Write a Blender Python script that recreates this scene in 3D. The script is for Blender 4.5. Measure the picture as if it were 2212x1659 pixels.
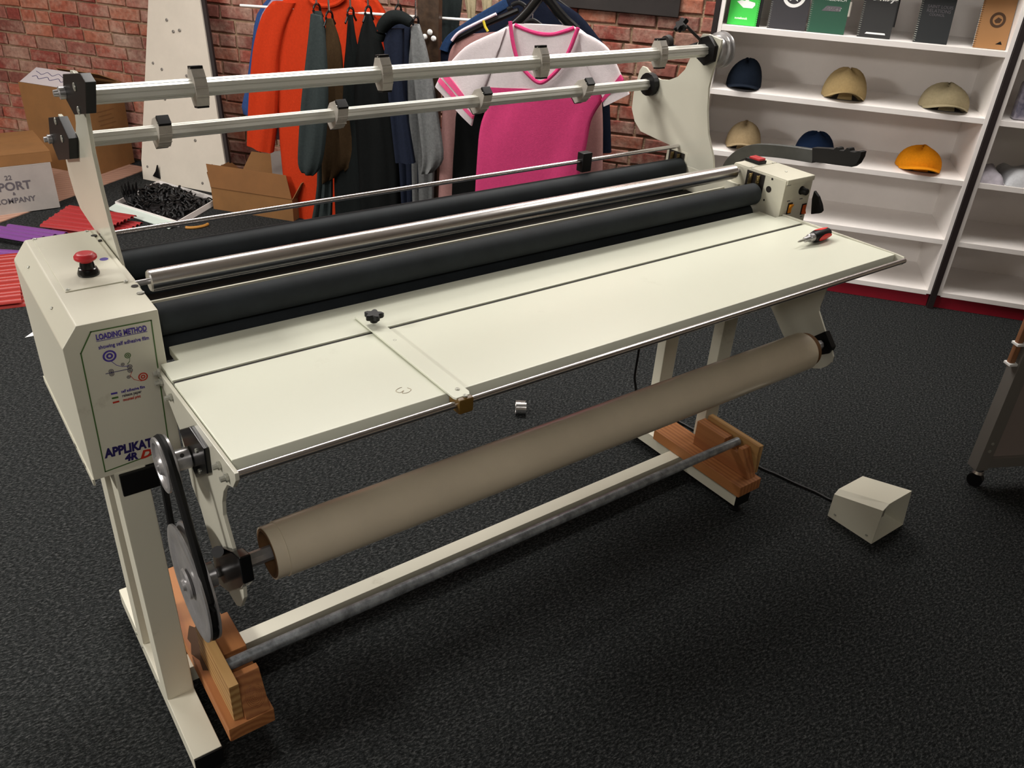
import bpy, bmesh, math, random
from mathutils import Vector, Matrix
random.seed(7)
for _o in list(bpy.data.objects): bpy.data.objects.remove(_o)
scene = bpy.context.scene
COL = scene.collection
# ---------------------------------------------------------------- camera
cam_d = bpy.data.cameras.new('camera'); cam = bpy.data.objects.new('camera', cam_d); COL.objects.link(cam)
cam_d.sensor_fit = 'HORIZONTAL'; cam_d.sensor_width = 36.0
cam_d.lens = 36.0 * 1826.7 / 2212.0
cam_d.clip_start = 0.05; cam_d.clip_end = 100
cam.location = (-0.304154, -1.52025, 1.68067)
cam.rotation_mode = 'XYZ'
cam.rotation_euler = (1.03744, -0.0567242, -0.625236)
scene.camera = cam
# ---------------------------------------------------------------- world, exposure, lights
scene.view_settings.view_transform = 'Standard'
scene.view_settings.look = 'None'
scene.view_settings.gamma = 1.0
scene.view_settings.use_curve_mapping = False
scene.view_settings.exposure = -0.05
w = bpy.data.worlds.new('room_air'); scene.world = w; w.use_nodes = True
w.node_tree.nodes['Background'].inputs[0].default_value = (0.9, 0.88, 0.84, 1)
w.node_tree.nodes['Background'].inputs[1].default_value = 0.05
CEIL = 2.75
LIGHTS = [  # x, y, rot, power, size x, size y
    (-4.10, 1.00, 0.0, 330, 1.2, 1.2),
    (0.85, 1.50, 0.0, 44, 1.2, 0.55),
    (2.25, 1.30, 0.0, 42, 1.2, 0.55),
    (-0.60, 2.55, 0.0, 42, 1.2, 0.55),
    (-0.90, -2.50, 0.0, 32, 1.2, 0.55),
    (3.00, 0.00, 0.0, 24, 1.2, 0.55),  # added fill, no such lamp seen: brightens the shelf decks
]
# ---------------------------------------------------------------- helpers
def lin(c):
    return tuple(((x/255)/12.92 if x/255 <= 0.04045 else ((x/255+0.055)/1.055)**2.4) for x in c) + (1,)
def new_mat(name):
    m = bpy.data.materials.new(name); m.use_nodes = True
    nt = m.node_tree; b = nt.nodes['Principled BSDF']
    return m, nt, b
def mat(name, c, rough=0.5, metal=0.0, var=0.0, scale=8.0, bump=0.0, bscale=60.0, coat=0.0, spec=None, c2=None, stretch=None):
    m, nt, b = new_mat(name)
    b.inputs['Base Color'].default_value = lin(c); b.inputs['Roughness'].default_value = rough; b.inputs['Metallic'].default_value = metal
    if coat: b.inputs['Coat Weight'].default_value = coat; b.inputs['Coat Roughness'].default_value = 0.15
    if spec is not None: b.inputs['Specular IOR Level'].default_value = spec
    if var or c2 or bump:
        tc = nt.nodes.new('ShaderNodeTexCoord'); mp = nt.nodes.new('ShaderNodeMapping')
        nt.links.new(tc.outputs['Object'], mp.inputs[0])
        if stretch: mp.inputs['Scale'].default_value = stretch
    if var or c2:
        n = nt.nodes.new('ShaderNodeTexNoise'); n.inputs['Scale'].default_value = scale; n.inputs['Detail'].default_value = 6; n.inputs['Roughness'].default_value = 0.65
        nt.links.new(mp.outputs[0], n.inputs['Vector'])
        cr = nt.nodes.new('ShaderNodeValToRGB'); cr.color_ramp.elements[0].position = 0.35; cr.color_ramp.elements[1].position = 0.7
        lo = c2 if c2 else tuple(max(0, x*(1-var)) for x in c)
        cr.color_ramp.elements[0].color = lin(lo); cr.color_ramp.elements[1].color = lin(c)
        nt.links.new(n.outputs[0], cr.inputs[0]); nt.links.new(cr.outputs[0], b.inputs['Base Color'])
    if bump:
        n2 = nt.nodes.new('ShaderNodeTexNoise'); n2.inputs['Scale'].default_value = bscale; n2.inputs['Detail'].default_value = 3
        nt.links.new(mp.outputs[0], n2.inputs['Vector'])
        bp = nt.nodes.new('ShaderNodeBump'); bp.inputs['Strength'].default_value = bump; bp.inputs['Distance'].default_value = 0.01
        nt.links.new(n2.outputs[0], bp.inputs['Height']); nt.links.new(bp.outputs[0], b.inputs['Normal'])
    return m
# painted steel with faint grime
def paint(name, c, dirt=(150,142,118), amount=0.6, rough=0.38):
    m, nt, b = new_mat(name)
    tc = nt.nodes.new('ShaderNodeTexCoord')
    n = nt.nodes.new('ShaderNodeTexNoise'); n.inputs['Scale'].default_value = 7; n.inputs['Detail'].default_value = 8; n.inputs['Roughness'].default_value = 0.75
    nt.links.new(tc.outputs['Object'], n.inputs['Vector'])
    cr = nt.nodes.new('ShaderNodeValToRGB'); cr.color_ramp.elements[0].position = 0.62; cr.color_ramp.elements[1].position = 0.82
    cr.color_ramp.elements[0].color = (0,0,0,1); cr.color_ramp.elements[1].color = (amount,)*3+(1,)
    nt.links.new(n.outputs[0], cr.inputs[0])
    mx = nt.nodes.new('ShaderNodeMix'); mx.data_type = 'RGBA'
    mx.inputs[6].default_value = lin(c); mx.inputs[7].default_value = lin(dirt)
    nt.links.new(cr.outputs[0], mx.inputs[0]); nt.links.new(mx.outputs[2], b.inputs['Base Color'])
    b.inputs['Roughness'].default_value = rough
    return m
def wood(name, c1, c2, ring_scale=30, rough=0.6, axis='Y'):
    m, nt, b = new_mat(name)
    tc = nt.nodes.new('ShaderNodeTexCoord'); mp = nt.nodes.new('ShaderNodeMapping')
    s = {'X': (0.06,1,1), 'Y': (1,0.06,1), 'Z': (1,1,0.06)}[axis]; mp.inputs['Scale'].default_value = s
    nt.links.new(tc.outputs['Object'], mp.inputs[0])
    wv = nt.nodes.new('ShaderNodeTexWave'); wv.wave_type = 'RINGS'; wv.rings_direction = axis; wv.inputs['Scale'].default_value = ring_scale
    wv.inputs['Distortion'].default_value = 3.0; wv.inputs['Detail'].default_value = 3; wv.inputs['Detail Scale'].default_value = 2
    nt.links.new(mp.outputs[0], wv.inputs['Vector'])
    cr = nt.nodes.new('ShaderNodeValToRGB'); cr.color_ramp.elements[0].color = lin(c2); cr.color_ramp.elements[1].color = lin(c1)
    nt.links.new(wv.outputs[0], cr.inputs[0]); nt.links.new(cr.outputs[0], b.inputs['Base Color']); b.inputs['Roughness'].default_value = rough
    return m
def fabric(name, c, var=0.15, rough=0.9):
    return mat(name, c, rough, var=var*0.6, scale=90, bump=0.2, bscale=300, spec=0.1)
M = {}
M['cream'] = paint('cream_powder_coat', (212,209,191))
M['table'] = paint('cream_table_enamel', (222,224,206), amount=0.22, rough=0.3)
M['wing'] = paint('cream_gloss_plate', (206,204,188), amount=0.3, rough=0.2)
M['rubber'] = mat('dark_roller_rubber', (42,48,52), 0.7, spec=0.3, var=0.2, scale=12)
M['chrome'] = mat('polished_chrome', (240,238,236), 0.27, 1.0)
M['rod'] = mat('bright_steel_rod', (222,218,218), 0.24, 1.0)
M['alu'] = mat('anodised_aluminium', (222,222,214), 0.38, 0.35)
M['clampalu'] = mat('cast_grey_collar', (182,176,166), 0.5, 0.1, var=0.08, scale=60)
M['steel'] = mat('turned_steel', (190,188,188), 0.3, 0.55, var=0.15, scale=20)
M['galv'] = mat('galvanised_pipe', (176,182,186), 0.38, 0.45, var=0.35, scale=40)
M['black'] = mat('black_plastic', (12,12,13), 0.45, spec=0.3)
M['blackgloss'] = mat('black_gloss', (10,10,11), 0.2)
M['belt'] = mat('black_belt_rubber', (14,14,14), 0.6, spec=0.25)
M['red'] = mat('red_button', (190,45,50), 0.35)
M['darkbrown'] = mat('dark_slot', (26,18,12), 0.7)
M['brass'] = mat('brass_spring', (150,130,80), 0.35, 0.9)
M['screw'] = mat('zinc_screw', (176,176,166), 0.35, 0.5)
M['film'] = mat('beige_release_film', (228,214,188), 0.42, var=0.06, scale=3, coat=0.5)
M['core'] = mat('brown_cardboard_core', (120,84,48), 0.85, var=0.15, scale=30)
M['corein'] = mat('dark_cardboard_inside', (70,48,30), 0.9)
M['pine'] = wood('pine_wood', (172,114,66), (146,90,50), 20)
M['pineend'] = wood('pine_end_grain', (160,100,58), (118,66,34), 60, axis='Y')
M['ply'] = wood('plywood_pale', (184,146,92), (150,108,60), 16, axis='Y')
M['amber'] = mat('amber_switch', (235,150,30), 0.3)
M['orangered'] = mat('orange_switch', (205,85,30), 0.35)
M['purple'] = mat('purple_print', (70,50,150), 0.5)
M['navyink'] = mat('navy_print', (36,26,90), 0.5)
M['greenink'] = mat('green_print', (70,105,50), 0.5)
M['redink'] = mat('red_print', (190,50,30), 0.5)
M['greyink'] = mat('grey_print', (90,85,90), 0.6)
M['whiteink'] = mat('white_print', (235,235,232), 0.6)
M['amberplastic'] = mat('brown_nylon_block', (105,78,30), 0.4)
M['white'] = mat('white_laminate', (248,243,239), 0.35, var=0.03, scale=3)
M['edge'] = mat('dark_edge_band', (30,20,20), 0.6)
M['kick'] = mat('crimson_kickboard', (150,18,40), 0.55, var=0.08)
M['card'] = mat('brown_cardboard', (140,98,54), 0.85, var=0.1, scale=6)
M['cardd'] = mat('brown_cardboard_inner', (125,84,44), 0.9, var=0.1, scale=6)
M['cardw'] = mat('white_cardboard', (165,158,152), 0.85, var=0.1, scale=4)
M['panelgrey'] = mat('off_white_steel_panel', (214,206,192), 0.5, var=0.03)
M['greymetal'] = mat('grey_powder_metal', (128,124,118), 0.45, 0.3)
def part(name, m, parent=None, bm=None, label=None, kind=None, smooth=True, sharp=35):
    me = bpy.data.meshes.new(name); bm.normal_update(); bm.to_mesh(me); bm.free()
    me.materials.append(m)
    if smooth:
        for p in me.polygons: p.use_smooth = True
        try: me.set_sharp_from_angle(angle=math.radians(sharp))
        except Exception: pass
    o = bpy.data.objects.new(name, me); COL.objects.link(o)
    if smooth and sharp <= 35:
        md = o.modifiers.new('weighted_normals', 'WEIGHTED_NORMAL'); md.keep_sharp = True; md.weight = 80
    if parent is not None:
        o.parent = parent
        if parent.type == 'EMPTY': o.location = -Vector(parent.location)
    if label: o['label'] = label
    if kind: o['kind'] = kind
    return o
def thing(name, label, cat, loc, group=None):
    o = bpy.data.objects.new(name, None); COL.objects.link(o); o.empty_display_size = 0.05
    o.location = loc; o['label'] = label; o['category'] = cat
    if group: o['group'] = group
    return o
def tag(o, label, cat, group=None):
    o['label'] = label; o['category'] = cat
    if group: o['group'] = group
    return o
def recentre(o, c):
    """shift a stand-alone mesh so its origin is at c"""
    c = Vector(c); o.data.transform(Matrix.Translation(-c)); o.location = c; return o
def B(): return bmesh.new()
def box(bm, lo, hi, mx=None, bevel=0.0):
    lo = Vector(lo); hi = Vector(hi)
    r = bmesh.ops.create_cube(bm, size=1.0)
    vs = r['verts']
    for v_ in vs:
        v_.co = Vector(((lo[i]+hi[i])/2 + v_.co[i]*(hi[i]-lo[i])) for i in range(3))
    if bevel > 0:
        es = list({e for v_ in vs for e in v_.link_edges})
        g = bmesh.ops.bevel(bm, geom=es, offset=bevel, segments=2, affect='EDGES', profile=0.5)
        vs = list(set(g['verts']) | {v_ for f in g['faces'] for v_ in f.verts} | {v_ for v_ in vs if v_.is_valid})
    if mx is not None:
        for v_ in vs: v_.co = mx @ v_.co
    return bm
def frame(axis):
    z = Vector(axis).normalized(); a = Vector((0,0,1)) if abs(z.z) < 0.9 else Vector((1,0,0))
    x = a.cross(z).normalized(); y = z.cross(x); return x, y, z
def cyl(bm, a, b, r, n=24, r2=None, cap=True):
    a = Vector(a); b = Vector(b); x, y, z = frame(b-a); r2 = r if r2 is None else r2
    A = [bm.verts.new(a+(x*math.cos(t)+y*math.sin(t))*r) for t in [2*math.pi*i/n for i in range(n)]]
    Bv = [bm.verts.new(b+(x*math.cos(t)+y*math.sin(t))*r2) for t in [2*math.pi*i/n for i in range(n)]]
    for i in range(n): bm.faces.new((A[i], A[(i+1)%n], Bv[(i+1)%n], Bv[i]))
    if cap: bm.faces.new(A[::-1]); bm.faces.new(Bv)
    return bm
def lathe(bm, c, axis, prof, n=32, close=True):
    """prof: list of (distance along axis, radius)"""
    c = Vector(c); x, y, z = frame(axis); rings = []
    for h, r in prof:
        if r < 1e-6: rings.append([bm.verts.new(c+z*h)])
        else: rings.append([bm.verts.new(c+z*h+(x*math.cos(2*math.pi*i/n)+y*math.sin(2*math.pi*i/n))*r) for i in range(n)])
    for A, C in zip(rings, rings[1:]):
        for i in range(n):
            j = (i+1) % n
            if len(A) == 1 and len(C) == 1: continue
            if len(A) == 1: bm.faces.new((A[0], C[j], C[i]))
            elif len(C) == 1: bm.faces.new((A[i], A[j], C[0]))
            else: bm.faces.new((A[i], A[j], C[j], C[i]))
    bmesh.ops.recalc_face_normals(bm, faces=bm.faces[:])
    return bm
def smooth_path(pts, k=6):
    P = [Vector(p) for p in pts]; out = []
    for i in range(len(P)-1):
        p0 = P[max(i-1,0)]; p1 = P[i]; p2 = P[i+1]; p3 = P[min(i+2,len(P)-1)]
        for j in range(k):
            t = j/k
            out.append(0.5*((2*p1)+(-p0+p2)*t+(2*p0-5*p1+4*p2-p3)*t*t+(-p0+3*p1-3*p2+p3)*t**3))
    out.append(P[-1]); return out
def tube(bm, pts, r, n=8, closed=False, flat=1.0, up=(0,0,1)):
    P = [Vector(p) for p in pts]; rings = []; m_ = len(P)
    for i, p in enumerate(P):
        if closed: t = P[(i+1)%m_]-P[i-1]
        else: t = P[min(i+1,m_-1)]-P[max(i-1,0)]
        if t.length < 1e-9: t = Vector((0,0,1))
        t.normalize(); u = Vector(up)
        if abs(t.dot(u)) > 0.97: u = Vector((1,0,0))
        x = u.cross(t).normalized(); y = t.cross(x)
        rr = r[i] if isinstance(r, (list, tuple)) else r
        rings.append([bm.verts.new(p+x*math.cos(2*math.pi*k/n)*rr+y*math.sin(2*math.pi*k/n)*rr*flat) for k in range(n)])
    rng = range(m_ if closed else m_-1)
    for i in rng:
        A = rings[i]; C = rings[(i+1)%m_]
        for k in range(n): bm.faces.new((A[k], A[(k+1)%n], C[(k+1)%n], C[k]))
    if not closed: bm.faces.new(rings[0][::-1]); bm.faces.new(rings[-1])
    return bm
def prism(bm, pts, off, bevel=0.0):
    """closed polygon of 3D points, pushed along off"""
    off = Vector(off)
    A = [bm.verts.new(Vector(p)) for p in pts]; C = [bm.verts.new(Vector(p)+off) for p in pts]
    n = len(A); fs = [bm.faces.new(A), bm.faces.new(C[::-1])]
    for i in range(n): fs.append(bm.faces.new((A[i], C[i], C[(i+1)%n], A[(i+1)%n])))
    bmesh.ops.recalc_face_normals(bm, faces=fs)
    if bevel:
        es = list({e for f in fs for e in f.edges})
        bmesh.ops.bevel(bm, geom=es, offset=bevel, segments=2, affect='EDGES', profile=0.5)
    return bm
def YZ(x, pts): return [(x, p[0], p[1]) for p in pts]
def arcpts(c, r, a0, a1, n): return [(c[0]+r*math.cos(a0+(a1-a0)*i/n), c[1]+r*math.sin(a0+(a1-a0)*i/n)) for i in range(n+1)]
# wall frame: s runs along the brick wall to the right, D towards it
DV = Vector((0.625914, -0.779892, 0)); NV = Vector((0.779892, 0.625914, 0))
MW = Matrix(((DV.x, NV.x, 0, 0), (DV.y, NV.y, 0, 0), (0, 0, 1, 0), (0, 0, 0, 1)))
def W(s, D, z): return MW @ Vector((s, D, z))
def text(name, body, size, mx, m, parent, ext=0.0004, bold=0.0, shear=0.0, align='LEFT', sx=1.0, label=None):
    cu = bpy.data.curves.new(name, 'FONT'); cu.body = body; cu.size = size; cu.extrude = ext; cu.offset = bold; cu.shear = shear; cu.align_x = align
    cu.resolution_u = 3
    ob = bpy.data.objects.new('tmp_text', cu); COL.objects.link(ob)
    dg = bpy.context.evaluated_depsgraph_get(); dg.update()
    me = bpy.data.meshes.new_from_object(ob.evaluated_get(dg)); me.name = name
    bpy.data.objects.remove(ob); bpy.data.curves.remove(cu)
    me.transform(mx @ Matrix.Diagonal((sx,1,1,1))); me.materials.clear(); me.materials.append(m)
    o = bpy.data.objects.new(name, me); COL.objects.link(o)
    if parent is not None:
        o.parent = parent
        if parent.type == 'EMPTY': o.location = -Vector(parent.location)
    if label: o['label'] = label
    return o
def basis(o, x, y):
    x = Vector(x).normalized(); y = Vector(y).normalized(); z = x.cross(y)
    return Matrix(((x.x,y.x,z.x,o[0]),(x.y,y.y,z.y,o[1]),(x.z,y.z,z.z,o[2]),(0,0,0,1)))
def screw_head(parent, p, axis, r=0.004, name='screw'):
    bm = B(); lathe(bm, p, axis, [(-0.001,r*0.9),(0.0,r),(0.0015,r*0.95),(0.0022,r*0.6),(0.0016,r*0.35),(0.0016,0)], n=14)
    return part(name, M['screw'], parent, bm)
# ================================================================ SETTING
def struct(name, m, bm, label=None):
    o = part(name, m, None, bm, smooth=False); o['kind'] = 'structure'
    if label: o['label'] = label
    return o
# carpet
m, nt, b = new_mat('charcoal_carpet')
tc = nt.nodes.new('ShaderNodeTexCoord')
n1 = nt.nodes.new('ShaderNodeTexNoise'); n1.inputs['Scale'].default_value = 190; n1.inputs['Detail'].default_value = 4; n1.inputs['Roughness'].default_value = 0.85
mpc = nt.nodes.new('ShaderNodeMapping'); mpc.inputs['Rotation'].default_value = (0,0,0.5); mpc.inputs['Scale'].default_value = (0.45,1,1)
nt.links.new(tc.outputs['Object'], mpc.inputs[0]); nt.links.new(mpc.outputs[0], n1.inputs['Vector'])
cr = nt.nodes.new('ShaderNodeValToRGB')
cr.color_ramp.elements[0].position = 0.40; cr.color_ramp.elements[0].color = lin((15,16,16))
cr.color_ramp.elements[1].position = 0.66; cr.color_ramp.elements[1].color = lin((84,85,84))
e = cr.color_ramp.elements.new(0.52); e.color = lin((38,40,40))
nt.links.new(n1.outputs[0], cr.inputs[0]); nt.links.new(cr.outputs[0], b.inputs['Base Color'])
b.inputs['Roughness'].default_value = 0.95; b.inputs['Specular IOR Level'].default_value = 0.1
bp = nt.nodes.new('ShaderNodeBump'); bp.inputs['Strength'].default_value = 0.2; bp.inputs['Distance'].default_value = 0.003
nt.links.new(n1.outputs[0], bp.inputs['Height']); nt.links.new(bp.outputs[0], b.inputs['Normal'])
M['carpet'] = m
bm = B(); box(bm, (-6.0,-5.6,-0.06), (4.2,3.6,0.0), MW); struct('floor', M['carpet'], bm)
# wood floor strip left of the carpet edge (individual boards)
M['woodfloor'] = wood('pinkish_floor_boards', (180,142,122), (162,124,106), 8, axis='X')
# carpet edge runs from E0 to E1; boards lie beyond it
E0 = Vector((-0.95, 2.76, 0)); E1 = Vector((1.02, 4.08, 0)); ed = (E1-E0).normalized(); en = Vector((-ed.y, ed.x, 0))
fw = bpy.data.objects.new('wood_floor', None); COL.objects.link(fw); fw['kind'] = 'structure'; fw['label'] = 'pinkish wooden floor beyond the carpet edge at the left'
fw.location = E0
Mf = Matrix(((ed.x, en.x, 0, E0.x), (ed.y, en.y, 0, E0.y), (0,0,1,0), (0,0,0,1)))
for i in range(13):
    bm = B(); box(bm, (-0.6, 0.002+i*0.125, 0.0), (2.37, 0.123+i*0.125, 0.006), Mf, bevel=0.001); part('floorboard', M['woodfloor'], fw, bm)
M['plaster'] = mat('beige_plaster', (150,140,124), 0.8, var=0.05, scale=3)
M['ceilingm'] = mat('white_ceiling', (205,200,190), 0.9)
bm = B(); box(bm, (-6.1,-5.7,CEIL), (4.3,3.7,CEIL+0.1), MW); struct('ceiling', M['ceilingm'], bm)
bm = B(); box(bm, (-6.1,-5.6,0), (-6.0,3.6,CEIL), MW); struct('wall_left', M['plaster'], bm)
bm = B(); box(bm, (4.2,-5.6,0), (4.3,3.6,CEIL), MW); struct('wall_right', M['plaster'], bm)
bm = B(); box(bm, (-6.1,-5.7,0), (4.3,-5.6,CEIL), MW); struct('wall_front', M['plaster'], bm)
# brick wall
DW = 3.46
M['mortar'] = mat('tan_mortar', (182,156,128), 0.95, var=0.2, scale=14, bump=0.8, bscale=50, c2=(138,110,88))
bm = B(); box(bm, (-6.1,DW+0.006,0), (4.3,DW+0.14,CEIL), MW); wallb = struct('wall_back', M['mortar'], bm)
def brickmat(name, island):
    m, nt, b = new_mat(name)
    if island: src = nt.nodes.new('ShaderNodeNewGeometry').outputs['Random Per Island']
    else: src = nt.nodes.new('ShaderNodeObjectInfo').outputs['Random']
    cr = nt.nodes.new('ShaderNodeValToRGB'); cr.color_ramp.interpolation = 'CONSTANT'
    cols = [(152,78,66),(136,62,54),(162,90,70),(146,88,78),(168,102,80),(124,72,64),(156,76,62),(150,110,96),(132,58,52)]
    cr.color_ramp.elements[0].color = lin(cols[0]); cr.color_ramp.elements[1].position = 1/9; cr.color_ramp.elements[1].color = lin(cols[1])
    for i in range(2, 9):
        e = cr.color_ramp.elements.new(i/9); e.color = lin(cols[i])
    nt.links.new(src, cr.inputs[0])
    g = nt.nodes.new('ShaderNodeNewGeometry')
    n = nt.nodes.new('ShaderNodeTexNoise'); n.inputs['Scale'].default_value = 5.5; n.inputs['Detail'].default_value = 9; n.inputs['Roughness'].default_value = 0.72
    nt.links.new(g.outputs['Position'], n.inputs['Vector'])
    r2 = nt.nodes.new('ShaderNodeValToRGB'); r2.color_ramp.elements[0].position = 0.44; r2.color_ramp.elements[1].position = 0.66
    r2.color_ramp.elements[0].color = (0.05,)*3+(1,); r2.color_ramp.elements[1].color = (0.72,)*3+(1,)
    nt.links.new(n.outputs[0], r2.inputs[0])
    mx = nt.nodes.new('ShaderNodeMix'); mx.data_type = 'RGBA'; mx.inputs[7].default_value = lin((190,164,146))
    nt.links.new(r2.outputs[0], mx.inputs[0]); nt.links.new(cr.outputs[0], mx.inputs[6])
    n3 = nt.nodes.new('ShaderNodeTexNoise'); n3.inputs['Scale'].default_value = 45; n3.inputs['Detail'].default_value = 5
    nt.links.new(g.outputs['Position'], n3.inputs['Vector'])
    m2 = nt.nodes.new('ShaderNodeMix'); m2.data_type = 'RGBA'; m2.blend_type = 'MULTIPLY'; m2.inputs[0].default_value = 0.55
    r3 = nt.nodes.new('ShaderNodeValToRGB'); r3.color_ramp.elements[0].position = 0.3; r3.color_ramp.elements[0].color = (0.45,0.42,0.42,1); r3.color_ramp.elements[1].position = 0.6
    nt.links.new(n3.outputs[0], r3.inputs[0]); nt.links.new(mx.outputs[2], m2.inputs[6]); nt.links.new(r3.outputs[0], m2.inputs[7])
    nt.links.new(m2.outputs[2], b.inputs['Base Color'])
    bp = nt.nodes.new('ShaderNodeBump'); bp.inputs['Strength'].default_value = 0.7; bp.inputs['Distance'].default_value = 0.006
    nt.links.new(n3.outputs[0], bp.inputs['Height']); nt.links.new(bp.outputs[0], b.inputs['Normal'])
    b.inputs['Roughness'].default_value = 0.92; b.inputs['Specular IOR Level'].default_value = 0.15
    return m
bmA = brickmat('weathered_brick', False); bmI = brickmat('weathered_brick_far', True)
def brick_shape(bm, s0, s1, z0, z1, rnd):
    t = 0.004+rnd.random()*0.006
    j = lambda: (rnd.random()-0.5)*0.006
    A = [(s0+j(), z0+j()), (s1+j(), z0+j()), (s1+j(), z1+j()), (s0+j(), z1+j())]
    back = [bm.verts.new(W(s, DW+0.01, z)) for s, z in A]
    c = (s0+s1)/2, (z0+z1)/2
    mid = [bm.verts.new(W(s, DW-t*0.5, z)) for s, z in A]
    fr = [bm.verts.new(W(s+(0.006 if s < c[0] else -0.006), DW-t-rnd.random()*0.003, z+(0.005 if z < c[1] else -0.005))) for s, z in A]
    for R0, R1 in ((back, mid), (mid, fr)):
        for i in range(4): bm.faces.new((R0[i], R0[(i+1)%4], R1[(i+1)%4], R1[i]))
    bm.faces.new(fr)
rnd = random.Random(3); rest = B(); nb = 0
CH = 0.0775
for r in range(int(CEIL/CH)):
    z0 = r*CH+0.006; z1 = (r+1)*CH-0.006
    header = (r % 6 == 4); L = 0.105 if header else 0.212
    s = -6.0-(0.106 if r % 2 else 0)-rnd.random()*0.03
    while s < 4.3:
        l = L*(0.94+0.12*rnd.random())
        wob = 0.010*math.sin(s*1.3+r*0.05)
        seen = (s > -3.75 and s+l < 0.98 and 0.40 < z0 < 1.36 and not (-1.25 < s < -0.15 and z0 < 1.0) and not (-2.35 < s < -2.1 and z0 < 1.0))
        if seen and nb < 300:
            bm = B(); brick_shape(bm, s+0.006, s+l-0.006, z0+wob, z1+wob, rnd); bmesh.ops.recalc_face_normals(bm, faces=bm.faces[:])
            part('brick', bmA, wallb, bm, smooth=False); nb += 1
        else: brick_shape(rest, s+0.006, s+l-0.006, z0+wob, z1+wob, rnd)
        s += l
bmesh.ops.recalc_face_normals(rest, faces=rest.faces[:])
part('far_bricks', bmI, wallb, rest, kind='stuff', smooth=False)
# ceiling lamps, plus an added fill by the shelves
M['lampglow'], nt, b = new_mat('lamp_diffuser')
b.inputs['Emission Color'].default_value = (1,0.955,0.905,1); b.inputs['Emission Strength'].default_value = 1.5
b.inputs['Base Color'].default_value = (0.9,0.9,0.9,1)
for i, (x, y, rz, pw, sx, sy) in enumerate(LIGHTS):
    t = thing('ceiling_lamp', ['large recessed ceiling lamp at the far left of the room','recessed fluorescent ceiling lamp above the left of the machine','recessed fluorescent ceiling lamp above the right of the machine','recessed fluorescent ceiling lamp near the brick wall','recessed fluorescent ceiling lamp behind the camera','added ceiling fill light nearest to the shelving units'][i], 'lamp', (x,y,CEIL), 'ceiling lamps')
    R = Matrix.Translation((x,y,0)) @ Matrix.Rotation(rz,4,'Z')
    bm = B()
    for lo, hi in (((-sx/2-0.03,-sy/2-0.03),(sx/2+0.03,-sy/2)), ((-sx/2-0.03,sy/2),(sx/2+0.03,sy/2+0.03)), ((-sx/2-0.03,-sy/2),(-sx/2,sy/2)), ((sx/2,-sy/2),(sx/2+0.03,sy/2))):
        box(bm, (lo[0],lo[1],CEIL-0.03), (hi[0],hi[1],CEIL), R)
    part('frame', M['white'], t, bm)
    bm = B(); box(bm, (-sx/2,-sy/2,CEIL-0.012), (sx/2,sy/2,CEIL-0.004), R); part('diffuser', M['lampglow'], t, bm)
    ld = bpy.data.lights.new('lamp_light', 'AREA'); ld.shape = 'RECTANGLE'; ld.size = sx; ld.size_y = sy; ld.energy = pw; ld.color = (1,0.955,0.905)
    lo_ = bpy.data.objects.new('lamp_light', ld); COL.objects.link(lo_); lo_.location = (0,0,0); lo_.parent = t
    lo_.location = (0,0,-0.02); lo_.rotation_euler = (0,0,rz)
# ================================================================ SHELVING UNITS
SF, SB = 3.04, 3.44
ZS = [1.191, 0.913, 0.633, 0.349, 0.088]
def shelf_unit(s0, s1, label, zs):
    t = thing('shelf_unit', label, 'shelves', W((s0+s1)/2, SF, 0), 'white shelving units on the wall')
    T = 0.018; top = 2.1
    bm = B(); box(bm, (s0,SF,0.07), (s0+T,SB,top), MW, 0.001); part('side_panel', M['white'], t, bm)
    bm = B(); box(bm, (s1-T,SF,0.07), (s1,SB,top), MW, 0.001); part('side_panel', M['white'], t, bm)
    bm = B(); box(bm, (s0,SB-0.008,0.07), (s1,SB,top), MW); part('back_panel', M['white'], t, bm)
    for z in [2.09,1.79,1.475]+zs:
        bm = B(); box(bm, (s0+T,SF+0.001,z-0.024), (s1-T,SB-0.008,z), MW, 0.001); part('shelf', M['white'], t, bm)
    bm = B(); box(bm, (s0,SF+0.02,0), (s1,SF+0.04,0.07), MW); box(bm, (s0,SF+0.04,0), (s0+0.02,SB,0.07), MW); part('kickboard', M['kick'], t, bm, label='crimson kickboard')
    return t
u1 = shelf_unit(0.825, 2.055, 'white shelving unit holding the caps, left of the dark upright', ZS)
bm = B(); box(bm, (0.800,SF-0.004,0), (0.823,SB,2.1), MW); part('edge_panel', M['edge'], u1, bm, label='dark edge panel')
u2 = shelf_unit(2.085, 3.2, 'white shelving unit at the right edge with shirts on it', ZS)
bm = B(); box(bm, (2.057,SF-0.012,0), (2.083,SB,2.1), MW); part('edge_panel', M['edge'], u2, bm, label='dark upright between the units')
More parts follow.
